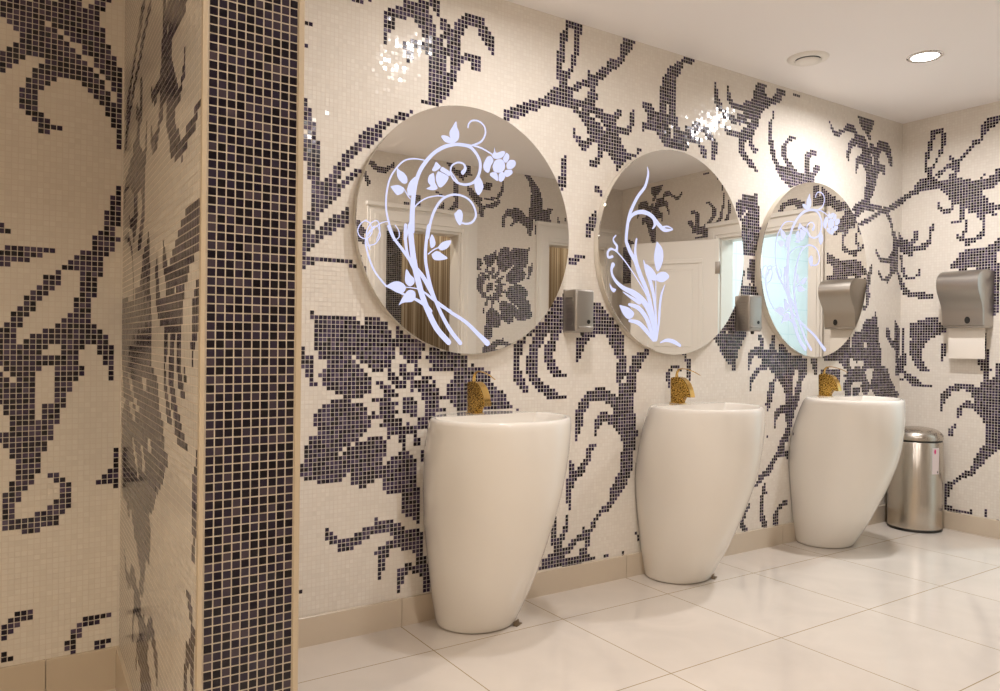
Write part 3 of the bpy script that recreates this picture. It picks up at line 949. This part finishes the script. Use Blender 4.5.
# ------------------------------------------------------------------ doorways
def architrave(name, axis, a0, a1, top, wout, face, sgn, label, head=.16, depth=.022):
    """white door casing: two jambs and a head; axis 'x' (on wall_front) or 'y' (on wall_right)"""
    bm = bmesh.new()
    def bx(u0, u1, z0, z1, d0, d1, bev=.003):
        lo, hi = sorted((face + sgn * d0, face + sgn * d1))
        if axis == 'x': box(bm, u0, u1, lo, hi, z0, z1, bev)
        else: box(bm, lo, hi, u0, u1, z0, z1, bev)
    for u0, u1 in ((a0 - wout, a0), (a1, a1 + wout)):
        bx(u0, u1, 0, top + head, .001, depth)
        q = (u1 - u0) / 3
        bx(u0 + q * .4, u1 - q * .4, 0, top + head * .75, depth - .002, depth + .007, .0025)
        bx(u0 + q * 1.1, u1 - q * 1.1, 0, top + head * .5, depth + .004, depth + .012, .0025)
    bx(a0 + .0005, a1 - .0005, top, top + head, .001, depth)
    bx(a0 - wout * .8, a1 + wout * .8, top + head * .22, top + head * .7, depth - .002, depth + .008, .003)
    bx(a0 - wout - .012, a1 + wout + .012, top + head - .02, top + head + .012, .001, depth + .02, .004)
    # linings through the wall
    for u0, u1 in ((a0 - .0, a0 + .018), (a1 - .018, a1 + .0)): bx(u0, u1, 0, top, -T, .003, .001)
    bx(a0 + .0185, a1 - .0185, top - .018, top, -T, .003, .001)
    return struct(from_bm(name, bm, M['paint']), label)
architrave('trim_3', 'x', O1[0], O1[1], OH, .15, YF, 1, 'white door casing reflected in the mirror nearest the column')
architrave('trim_4', 'x', O2[0], O2[1], OH, .13, YF, 1, 'white door casing next to the end wall corner')
architrave('trim_5', 'y', DR0, DR1, DRH, .115, XR, -1, 'white door casing on the end wall, reflected in the far mirror', head=.12)

# door leaf standing open, hinged at the near jamb of the end-wall doorway
door = bpy.data.objects.new('door_1', None); COL.objects.link(door)
door.location = (XR - .03, DR0 + .02, .008); door.rotation_euler = (0, 0, math.radians(180 + 64)); struct(door, 'white panelled door standing open, reflected in the iris mirror')
LW, LH, LT = .76, 1.995, .04
bm = bmesh.new(); box(bm, 0, LW, -LT / 2, LT / 2, 0, LH, .003)
for s in (-1, 1):
    for (z0, z1) in ((.16, .86), (1.02, 1.84)):
        x0, x1 = .13, LW - .13
        y = s * LT / 2
        for (a, b, c, d) in ((x0, x1, z0, z0 + .035), (x0, x1, z1 - .035, z1), (x0, x0 + .035, z0 + .035, z1 - .035), (x1 - .035, x1, z0 + .035, z1 - .035)):
            box(bm, a, b, min(y - .001 * s, y + .010 * s), max(y - .001 * s, y + .010 * s), c, d, .004)
        box(bm, x0 + .085, x1 - .085, min(y - .001 * s, y + .006 * s), max(y - .001 * s, y + .006 * s), z0 + .085, z1 - .085, .005)
lf = from_bm('leaf', bm, M['paint'], door)
for z in (.25, 1.0, 1.76):
    bm = bmesh.new(); box(bm, -.008, .03, -.024, -.020, z - .05, z + .05, .001)
    lathe(bm, [(.006, z - .052), (.007, z - .05), (.007, z + .05), (.006, z + .052)], 16, -.010, -.022)
    from_bm('hinge', bm, M['steel'], door, angle=40)
for s in (-1, 1):
    bm = bmesh.new()
    tube(bm, [(LW - .06, s * .021, .98), (LW - .06, s * .05, .98), (LW - .064, s * .062, .98), (LW - .08, s * .066, .98), (LW - .18, s * .066, .98)], [.009, .009, .009, .009, .008], 12)
    box(bm, LW - .085, LW - .035, min(s * .0205, s * .027), max(s * .0205, s * .027), .90, 1.06, .003)
    from_bm('handle', bm, M['steel'], lf, angle=40)

# space behind the end-wall doorway: pale tiled room lit cold
def back_room(name, x0, x1, y0, y1, open_side, m, label):
    bm = bmesh.new(); t = .05
    if open_side != '-x': box(bm, x0 - t, x0, y0, y1, 0, H)
    if open_side != '+x': box(bm, x1, x1 + t, y0, y1, 0, H)
    if open_side != '-y': box(bm, x0, x1, y0 - t, y0, 0, H)
    if open_side != '+y': box(bm, x0, x1, y1, y1 + t, 0, H)
    return struct(from_bm(name, bm, m), label)
def tiled_blue():
    m = M['blue_tile']; tc = nd(m, 'ShaderNodeTexCoord'); mp = nd(m, 'ShaderNodeMapping'); mp.inputs['Rotation'].default_value = (PI / 2, 0, PI / 2)
    bt = nd(m, 'ShaderNodeTexBrick'); bt.offset = 0; bt.inputs['Scale'].default_value = 1.0
    bt.inputs['Color1'].default_value = (.80, .84, .86, 1); bt.inputs['Color2'].default_value = (.78, .83, .85, 1); bt.inputs['Mortar'].default_value = (.66, .75, .78, 1)
    bt.inputs['Brick Width'].default_value = .4; bt.inputs['Row Height'].default_value = .25; bt.inputs['Mortar Size'].default_value = .004
    sp = nd(m, 'ShaderNodeSeparateXYZ'); cb = nd(m, 'ShaderNodeCombineXYZ'); ad = nd(m, 'ShaderNodeMath', operation='ADD')
    ln(m, tc.outputs['Object'], sp.inputs[0]); ln(m, sp.outputs['X'], ad.inputs[0]); ln(m, sp.outputs['Y'], ad.inputs[1])
    ln(m, ad.outputs[0], cb.inputs['X']); ln(m, sp.outputs['Z'], cb.inputs['Y'])
    ln(m, cb.outputs[0], bt.inputs['Vector']); ln(m, bt.outputs['Color'], bsdf(m).inputs['Base Color'])
tiled_blue()
back_room('wall_wet_room', XR + T, 6.9, .6, 2.5, '-x', M['blue_tile'], 'pale tiled room beyond the end-wall doorway, lit blue')
back_room('wall_cubicle', O1[0] - .12, O1[1] + .12, -1.1, YF - T, '+y', M['stripes'], 'brown striped covering beyond the doorway, reflected in the near rose mirror')
back_room('wall_cubicle_2', O2[0] - .12, O2[1] + .12, -1.1, YF - T, '+y', M['stripes'], 'brown striped covering beyond the doorway next to the corner')
# dark mosaic return visible inside the first doorway
mosaic_wall('wall_return', lambda u, z: Vector((u, -.42, z)), (0, 1, 0), O1[0] + .11, O1[0] + .325, 0, H, None, 0,
            [slab8(O1[0] + .11, O1[0] + .325, -.52, -.42, 0, H)], mats=[M['grout_beige'], M['black_tile'], M['black_tile']], label='near-black mosaic strip inside the doorway, reflected in the near rose mirror')

# ------------------------------------------------------------------ pedestal basins
HN = [0, .12, .25, .40, .55, .70, .80, .845]
BA = [.164, .192, .216, .237, .262, .283, .288, .286]
BF = [2.466, 2.393, 2.325, 2.256, 2.209, 2.195, 2.198, 2.204]
BB = [.150, .198, .240, .285, .300, .280, .255, .238]
from bisect import bisect
def smooth_interp(h, xs, ys):
    # monotone-ish cubic through the measured stations
    i = max(0, min(len(xs) - 2, bisect(xs, h) - 1))
    def sl(k):
        if k == 0: return (ys[1] - ys[0]) / (xs[1] - xs[0])
        if k == len(xs) - 1: return (ys[-1] - ys[-2]) / (xs[-1] - xs[-2])
        return (ys[k + 1] - ys[k - 1]) / (xs[k + 1] - xs[k - 1])
    d = xs[i + 1] - xs[i]; t = (h - xs[i]) / d
    return ((2 * t ** 3 - 3 * t ** 2 + 1) * ys[i] + (t ** 3 - 2 * t ** 2 + t) * d * sl(i) + (-2 * t ** 3 + 3 * t ** 2) * ys[i + 1] + (t ** 3 - t ** 2) * d * sl(i + 1))
NB = 120
YW = D - .0035
def basin_ring(h, grow=0.0, z=None, yback=YW):
    a, f, b = (smooth_interp(h, HN, q) for q in (BA, BF, BB))
    a += grow; f -= grow; b += grow
    return [(a * math.cos(2 * PI * i / NB), min(f + b + b * math.sin(2 * PI * i / NB), yback), h if z is None else z) for i in range(NB)]
def make_basin(label):
    t = empty('pedestal_basin', (0, 0, 0), label, 'washbasin', 'white pedestal basins')
    bm = bmesh.new()
    rings = [basin_ring(0, -.010, .0015, YW - .004), basin_ring(0, -.002, .004)]
    hs = [.012] + [i * .03 for i in range(1, 28)] + [.826]
    rings += [basin_ring(h) for h in hs]
    rings += [basin_ring(.836, -.0015), basin_ring(.845, -.005, .8425), basin_ring(.845, -.010, .845)]
    # inner lip and bowl
    a, b, yc = .286, .238, 2.442
    def inner(g, z, s=1.0, dy=0.0):
        out = []
        for i in range(NB):
            th = 2 * PI * i / NB
            x = (a - g) * s * math.cos(th); y = (b - g) * s * math.sin(th)
            y = yc + y + dy
            out.append((x, min(y, BACKLIP - (1 - s) * .16), z))
        return out
    BACKLIP = 2.535
    rings += [inner(.020, .8440), inner(.026, .838), inner(.034, .822), inner(.050, .785, .97), inner(.075, .745, .92), inner(.11, .722, .8), inner(.14, .712, .5, .01), inner(.16, .708, .22, .02)]
    loft(bm, rings)
    from_bm('body', bm, M['ceramic'], t, angle=50)
    bm = bmesh.new(); lathe(bm, [(.030, .706), (.031, .7105), (.026, .7125), (.010, .7125), (.008, .7110)], 32, 0, yc + .03)
    tag(from_bm('drain', bm, M['chrome'], t, angle=40), 'chrome drain')
    # sealant joint where the back meets the wall
    bm = bmesh.new()
    for s in (-1, 1):
        col = []
        for k in range(0, 24):
            h = .02 + k * .68 / 23
            aa, ff, bb = (smooth_interp(h, HN, q) for q in (BA, BF, BB))
            sn = (YW - ff - bb) / bb
            if sn >= .98: break
            x = aa * math.sqrt(max(0, 1 - sn * sn))
            if h > .56: break
            z = h
            col.append([(s * (x - .002), YW - .007, z), (s * (x + .005), YW - .0005, z), (s * (x - .003), YW - .0005, z)])
        if len(col) > 1: loft(bm, col)
    from_bm('sealant', bm, M['silicone'], t)
    return t
def add_clip(t, x, y, ang):
    bm = bmesh.new()
    box(bm, -.022, .022, -.009, .009, 0.0005, .004, .001)
    tube(bm, [(-.02, -.006, .009), (.02, -.006, .009)], [.004, .004], 10)
    box(bm, -.020, .020, .004, .010, .003, .016, .001)
    o = from_bm('floor_clip', bm, M['clip'], t, loc=(x, y, 0)); o.rotation_euler = (0, 0, ang)
def add_hole(t, x, y, z, nrm):
    bm = bmesh.new(); lathe(bm, [(.0001, 0), (.009, 0), (.0095, .0012), (.0001, .0014)], 24, cap0=False, cap1=False)
    o = from_bm('fixing_hole', bm, M['rubber'], t, loc=(x, y, z)); o.rotation_euler = Vector(nrm).to_track_quat('Z', 'Y').to_euler()
BX = [1.618, 2.779, 3.980]
bl = ['white pedestal basin nearest the dark tiled column', 'white pedestal basin below the iris mirror, middle of the three', 'white pedestal basin beside the steel waste bin']
proto = make_basin(bl[0]); basins = [proto]
for k in (1, 2):
    c_ = copy_tree(proto); c_['label'] = bl[k]; basins.append(c_)
for o, x in zip(basins, BX): o.location.x = x
add_clip(basins[0], .118, 2.487, .5); add_clip(basins[1], .118, 2.487, .5)
add_hole(basins[2], -.2075, 2.682, .63, (-.78, .62, 0))

# ------------------------------------------------------------------ gold taps
def make_tap(label):
    t = empty('basin_tap', (0, 0, .8455), label, 'tap', 'gold basin taps')
    # profile in (forward, up); forward is towards the user (-y)
    pr = [(-.028, 0), (-.030, .05), (-.032, .116), (-.028, .124), (-.010, .1275), (.014, .128), (.035, .123), (.054, .112), (.070, .095), (.082, .073), (.090, .050), (.093, .033),
          (.081, .037), (.066, .037), (.052, .031), (.042, .018), (.037, .006), (.036, 0)]
    bm = bmesh.new(); w = .0175
    ring = lambda x, k: [Vector((x, -(f * k + (1 - k) * .008), u * (1 - (1 - k) * .04) + (1 - k) * .003)) for f, u in pr]
    loft(bm, [ring(-w, .86), ring(-w * .93, .95), ring(-w * .7, 1), ring(w * .7, 1), ring(w * .93, .95), ring(w, .86)])
    for v in bm.verts:
        if v.co.z < .003 + .002: v.co.z = max(0, v.co.z - .003)
    from_bm('spout_body', bm, M['gold'], t, angle=35)
    # polished curved plate over the outer front edge
    bm = bmesh.new()
    arc = pr[5:12]
    rows_ = []
    for x in (-w * .9, w * .9):
        rows_.append([Vector((x, -f, u)) for f, u in arc] + [Vector((x, -f - .0035, u + .0015)) for f, u in reversed(arc)])
    loft(bm, rows_)
    tag(from_bm('front_plate', bm, M['gold_polished'], t, angle=50), 'polished curved front plate')
    # lever: short neck then a long thin blade curving outwards
    bm = bmesh.new()
    tube(bm, [(0, .004, .122), (0, .005, .138), (0, .001, .153), (0, -.010, .164), (0, -.028, .169), (0, -.052, .168), (0, -.080, .163), (0, -.110, .154), (0, -.140, .141)],
         [.0085, .007, .006, (.006, .0045), (.006, .003), (.0055, .0024), (.005, .002), (.0045, .0018), (.003, .0012)], 12)
    from_bm('lever', bm, M['gold_polished'], t, angle=60)
    bm = bmesh.new(); box(bm, -.021, .021, -.041, .032, -.0005, .003, .001)
    from_bm('base_ring', bm, M['gold_polished'], t, angle=40)
    return t
tl = ['gold tap on the basin nearest the dark column', 'gold tap on the middle basin', 'gold tap on the basin beside the waste bin']
tp = make_tap(tl[0]); taps = [tp]
for k in (1, 2):
    c_ = copy_tree(tp); c_['label'] = tl[k]; taps.append(c_)
for o, x, a in zip(taps, BX, (3, 2, 0)):
    o.location.x = x - .021; o.location.y = 2.612; o.rotation_euler = (0, 0, math.radians(a))

# ------------------------------------------------------------------ round mirrors with lit etchings
R_M, OFF = .51, .0425
def catmull(P, sub=6):
    out = []
    n = len(P)
    for i in range(n - 1):
        p0, p1, p2, p3 = P[max(i - 1, 0)], P[i], P[i + 1], P[min(i + 2, n - 1)]
        for s in range(sub):
            t = s / sub
            out.append(tuple(.5 * ((2 * b) + (-a + c) * t + (2 * a - 5 * b + 4 * c - d) * t * t + (-a + 3 * b - 3 * c + d) * t ** 3) for a, b, c, d in zip(p0, p1, p2, p3)))
    out.append(P[-1]); return out
def etch_mesh(stems, leaves):
    bm = bmesh.new(); y = -.0008
    for S in stems:
        P = catmull([tuple(v / 1000 for v in q) for q in S])
        L = []
        for i, (x, z, w) in enumerate(P):
            dx = P[min(i + 1, len(P) - 1)][0] - P[max(i - 1, 0)][0]; dz = P[min(i + 1, len(P) - 1)][1] - P[max(i - 1, 0)][1]
            l = math.hypot(dx, dz) or 1
            nx, nz = -dz / l, dx / l; h = max(w, .003) / 2
            L.append((bm.verts.new((x + nx * h, y, z + nz * h)), bm.verts.new((x - nx * h, y, z - nz * h))))
        for (a, b), (c, d) in zip(L, L[1:]): bm.faces.new((a, b, d, c))
        for (x, z, w) in (P[0], P[-1]):       # rounded ends
            if w > .006: bm.faces.new([bm.verts.new((x + w / 2 * math.cos(k * PI / 6), y - .00005, z + w / 2 * math.sin(k * PI / 6))) for k in range(12)])
    for Lf in leaves:
        P = [tuple(v / 1000 for v in q) for q in Lf]
        P = catmull(P + P[:1], 4)[:-1]
        f = bm.faces.new([bm.verts.new((x, y - .0001, z)) for x, z in P])
        bmesh.ops.triangulate(bm, faces=[f])
    for f in bm.faces:
        f.normal_update()
        if f.normal.y > 0: f.normal_flip()
    me = bpy.data.meshes.new('etching'); bm.to_mesh(me); bm.free(); me.materials.append(M['etch'])
    return me
rose_me, iris_me = etch_mesh(ROSE_STEMS, ROSE_LEAVES), etch_mesh(IRIS_STEMS, IRIS_LEAVES)
def make_mirror(x, z, me, ename, label):
    t = empty('round_mirror', (x, D - OFF, z), label, 'mirror', 'round etched wall mirrors')
    def disc(prof, n=160):
        bm = bmesh.new(); lathe(bm, prof, n)
        bmesh.ops.rotate(bm, verts=bm.verts, cent=(0, 0, 0), matrix=Matrix.Rotation(PI / 2, 3, 'X'))
        return bm
    # profile (radius, distance towards the room)
    g = from_bm('glass', disc([(R_M - .001, -.005), (R_M, -.004), (R_M, -.0012), (R_M - .0012, 0)]), M['mirror'], t, angle=30)
    from_bm('backing', disc([(R_M - .006, -OFF + .002), (R_M - .004, -OFF + .004), (R_M - .003, -.0055), (R_M - .006, -.0052)]), M['mirror_side'], t, angle=40)
    e = bpy.data.objects.new(ename, me); COL.objects.link(e); e.parent = t; e['label'] = 'glowing white flower etching'
    return t
make_mirror(1.620, .462 + EYE, rose_me, 'rose_etching', 'round mirror with rose etching nearest the dark tiled column')
make_mirror(2.815, .460 + EYE, iris_me, 'iris_etching', 'round mirror with iris etching between the two soap dispensers')
make_mirror(3.980, .446 + EYE, rose_me, 'rose_etching', 'round mirror with rose etching nearest the end wall, reflecting the blue doorway')

# ------------------------------------------------------------------ soap dispensers
def make_soap(label):
    t = empty('soap_dispenser', (0, D - .0012, 0), label, 'soap dispenser', 'steel soap dispensers')
    W, Dp, Hh = .106, .092, .192
    bm = bmesh.new(); box(bm, -W / 2, W / 2, -Dp, -.006, 0, Hh, .009, 4)
    cv = from_bm('cover', bm, M['steel'], t, angle=40)
    bm = bmesh.new(); box(bm, -W / 2 - .001, W / 2 + .001, -.012, 0, -.002, Hh + .002, .002, 2)
    from_bm('back_plate', bm, M['steel'], t)
    bm = bmesh.new()
    for k in range(9): box(bm, -W / 2 - .0022, -W / 2 + .001, -Dp + .022, -.020, .030 + k * .0155, .0365 + k * .0155, .001, 1)
    from_bm('side_ribs', bm, M['steel'], cv)
    bm = bmesh.new(); lathe(bm, [(.0001, 0), (.0085, 0), (.0095, .0012), (.0095, .002), (.0001, .002)], 24, cap0=False, cap1=False)
    bmesh.ops.rotate(bm, verts=bm.verts, cent=(0, 0, 0), matrix=Matrix.Rotation(PI / 2, 3, 'X'))
    o = from_bm('lock', bm, M['rubber'], cv, angle=40, loc=(.020, -Dp - .0002, .047))
    bm = bmesh.new(); box(bm, -.038, .046, -Dp - .007, -Dp + .004, .014, .026, .003, 3)
    from_bm('push_bar', bm, M['steel'], cv, angle=40)
    bm = bmesh.new(); lathe(bm, [(.007, -.016), (.009, -.012), (.010, .003)], 20, .01, -Dp + .03)
    from_bm('nozzle', bm, M['rubber'], t, angle=40)
    return t
s1 = make_soap('steel soap dispenser between the near rose mirror and the iris mirror')
s2 = copy_tree(s1); s2['label'] = 'steel soap dispenser between the iris mirror and the far rose mirror'
s1.location.x, s1.location.z = 2.187, EYE + .052
s2.location.x, s2.location.z = 3.368, EYE + .078

# ------------------------------------------------------------------ towel dispenser on the end wall
td = empty('towel_dispenser', (XR - .0012, 2.283, EYE + .132), 'satin steel paper towel dispenser on the end wall above the waste bin', 'towel dispenser')
TH = .335
prof = [(0, 0), (.105, 0), (.118, .006), (.121, .03), (.125, .085), (.135, .125), (.160, .165), (.183, .205), (.194, .245), (.192, .278), (.176, .306), (.148, .325), (.115, TH), (0, TH)]
def half_w(z):  # narrower at the foot
    return .119 + .004 * min(1, z / .2)
bm = bmesh.new()
ringy = lambda k, e: [Vector((-d * (1 - e * .06), k * half_w(z) * (1 - 0), z + (TH / 2 - z) * e * .02)) for d, z in prof]
loft(bm, [ringy(-1, 1), ringy(-.965, 0), ringy(-.5, 0), ringy(0, 0), ringy(.5, 0), ringy(.965, 0), ringy(1, 1)])
cv = from_bm('cover', bm, M['steel'], td, angle=32)
bm = bmesh.new()
box(bm, -.110, -.001, -.117, .117, -.010, .004, .003, 2)
from_bm('base_lip', bm, M['steel'], td, angle=40)
bm = bmesh.new(); lathe(bm, [(.0001, 0), (.0195, 0), (.021, .0012), (.021, .003), (.0001, .003)], 28, cap0=False, cap1=False)
for v in bm.verts: v.co.y *= .72
bmesh.ops.rotate(bm, verts=bm.verts, cent=(0, 0, 0), matrix=Matrix.Rotation(-PI / 2, 3, 'Y'))
from_bm('lock', bm, M['rubber'], cv, angle=40, loc=(-.1215, -.03, .036))
bm = bmesh.new(); n = 12
front, back = [], []
pts = [(-.060 - .006 * math.sin(k / n * 3), -.008 - k / n * .188) for k in range(n + 1)]
loft(bm, [[Vector((x - .0006, -.104, z)), Vector((x + .0006, -.104, z)), Vector((x + .0006, .104, z)), Vector((x - .0006, .104, z))] for x, z in pts])
tag(from_bm('paper_sheet', bm, M['paper'], td), 'white paper towel hanging out below')

# ------------------------------------------------------------------ waste bin
wb = empty('waste_bin', (4.795, 2.532, 0), 'brushed steel waste bin with domed lid in the far corner', 'waste bin')
RB = .153
bm = bmesh.new(); lathe(bm, [(RB - .004, .0), (RB + .001, .002), (RB + .001, .014), (RB - .001, .017)], 96)
from_bm('base_ring', bm, M['rubber'], wb, angle=40)
bm = bmesh.new(); lathe(bm, [(RB - .004, .0165), (RB, .0175), (RB, .545), (RB - .003, .549)], 128)
bb_ = from_bm('body', bm, M['bin_steel'], wb, angle=40)
bm = bmesh.new(); lathe(bm, [(RB - .006, .548), (RB - .004, .550), (RB - .004, .558), (RB - .006, .560)], 96)
from_bm('rim_gap', bm, M['rubber'], wb, angle=40)
bm = bmesh.new(); lathe(bm, [(RB - .004, .559), (RB + .001, .561), (RB + .001, .572), (RB - .002, .588), (RB - .012, .604), (RB - .030, .618), (RB - .055, .627), (RB - .085, .632), (.04, .634), (.001, .6345)], 128, cap1=False)
from_bm('lid', bm, M['bin_steel'], wb, angle=40)
def on_bin(bm, a0, a1, z0, z1, r, mi=0, n=6):
    rings = []
    for z in (z0, z1):
        rings.append([(r * math.cos(a0 + (a1 - a0) * k / n), r * math.sin(a0 + (a1 - a0) * k / n), z) for k in range(n + 1)])
    A = [[bm.verts.new(p) for p in q] for q in rings]
    for k in range(n):
        f = bm.faces.new((A[0][k], A[0][k + 1], A[1][k + 1], A[1][k])); f.material_index = mi
bm = bmesh.new()
ac = math.radians(-106)
on_bin(bm, ac - .17, ac + .17, .36, .52, RB + .0006)
on_bin(bm, ac - .09, ac + .0, .488, .505, RB + .0010, 1)
on_bin(bm, ac - .075, ac - .015, .482, .511, RB + .0010, 1)
on_bin(bm, ac + .06, ac + .12, .366, .378, RB + .0010, 2)
tag(from_bm('sticker', bm, [M['pink'], M['magenta'], M['rubber']], bb_), 'pale pink sticker with a magenta dot')

# ------------------------------------------------------------------ ceiling fittings
def make_downlight(label, lens='lamp', grp='recessed ceiling downlights', watts=0, tint=(1, 1, 1), spread=2.5):
    t = empty('ceiling_downlight', (0, 0, H), label, 'ceiling light', grp)
    bm = bmesh.new(); n = 64
    lathe(bm, [(.062, -.001), (.066, -.006), (.076, -.0065), (.083, -.003), (.084, -.0005), (.062, -.0005)], n, cap0=False, cap1=False)
    from_bm('trim_ring', bm, M['chrome'], t, angle=40)
    bm = bmesh.new(); lathe(bm, [(.063, -.0005), (.0625, -.003), (.04, -.0045), (.001, -.005)], n)
    from_bm('lens', bm, M[lens], t, angle=60)
    if watts:       # the fitting's lamp, a wide cone downwards
        al = bpy.data.lights.new('downlight_lamp', 'AREA'); al.shape = 'DISK'; al.size = .12; al.spread = spread; al.energy = watts; al.color = tint
        ao = bpy.data.objects.new('downlight_lamp', al); COL.objects.link(ao); ao.parent = t; ao.location = (0, 0, -.0075)
    return t
d0 = make_downlight('glowing recessed downlight in the ceiling near the end wall', watts=22, tint=(1, .975, .98), spread=2.9)
d0.location.x, d0.location.y = 3.892, 2.033
for (x, y, wt, tint, spr, lb) in ((1.70, 1.97, 10.5, (1, .97, .96), 3.0, 'recessed downlight above the floor before the near rose mirror'), (1.50, .30, 19, (1, .965, .95), 3.1, 'unseen fill lamp added beside the wall facing the mirrors'),  # second one is an unseen lamp added to brighten the mirror wall
                         (-.45, .30, 27, (1, .86, .68), 2.35, 'unseen fill lamp placed to light the left alcove')):  # unseen lamp, placed and spread to brighten the alcove
    c_ = make_downlight(lb, watts=wt, tint=tint, spread=spr); c_.location.x, c_.location.y = x, y
b0 = make_downlight('cold downlight in the tiled room beyond the doorway', 'lamp_blue', 'cold downlights'); b0.location.x, b0.location.y = 5.9, 1.6
for x, y, lb in ((2.82, -.62, 'fill lamp added inside the doorway opposite the near mirror'), (4.4, -.62, 'fill lamp added inside the doorway by the corner')):  # lamps added to brighten the spaces behind the doorways
    c_ = make_downlight(lb, 'lamp_fill', 'added cubicle fill lamps')
    c_.location.x, c_.location.y = x, y
v = empty('ceiling_vent', (3.433, 2.383, H), 'round white extractor valve in the ceiling above the iris mirror', 'air vent')
bm = bmesh.new(); lathe(bm, [(.060, -.0005), (.062, -.010), (.070, -.014), (.085, -.012), (.098, -.006), (.101, -.0005)], 64, cap0=False, cap1=False)
from_bm('outer_ring', bm, M['paint'], v, angle=50)
bm = bmesh.new(); lathe(bm, [(.001, -.026), (.035, -.0255), (.056, -.021), (.062, -.017), (.058, -.015), (.02, -.006), (.012, -.0005)], 64, cap0=False, cap1=False)
from_bm('valve_disc', bm, M['paint'], v, angle=50)
bm = bmesh.new(); lathe(bm, [(.0605, -.0005), (.0605, -.0035), (.001, -.0035)], 64, cap0=False, cap1=False)
tag(from_bm('throat', bm, M['rubber'], v), 'dark gap behind the disc')

# ------------------------------------------------------------------ camera, world, view
cam = bpy.data.cameras.new('camera'); co = bpy.data.objects.new('camera', cam); COL.objects.link(co)
Rr = (CAM_R)
right, down, fwd = (Vector(r) for r in Rr)
mw = Matrix((right, -down, -fwd)).transposed().to_4x4(); mw.translation = Vector((0, 0, EYE))
co.matrix_world = mw
cam.sensor_fit = 'HORIZONTAL'; cam.sensor_width = 36; cam.lens = 36 * CAM_F / 1000; cam.clip_start = .02
sc.camera = co
w = bpy.data.worlds.new('world'); sc.world = w; w.use_nodes = True
w.node_tree.nodes['Background'].inputs['Color'].default_value = (.02, .018, .015, 1)
sc.view_settings.view_transform = 'Standard'; sc.view_settings.look = 'None'; sc.view_settings.gamma = 1
sc.view_settings.exposure = .25; sc.view_settings.use_curve_mapping = False
cy = sc.cycles
cy.use_denoising = True; cy.max_bounces = 10; cy.glossy_bounces = 6; cy.diffuse_bounces = 6; cy.sample_clamp_indirect = 4; cy.sample_clamp_direct = 0
cy.blur_glossy = .5
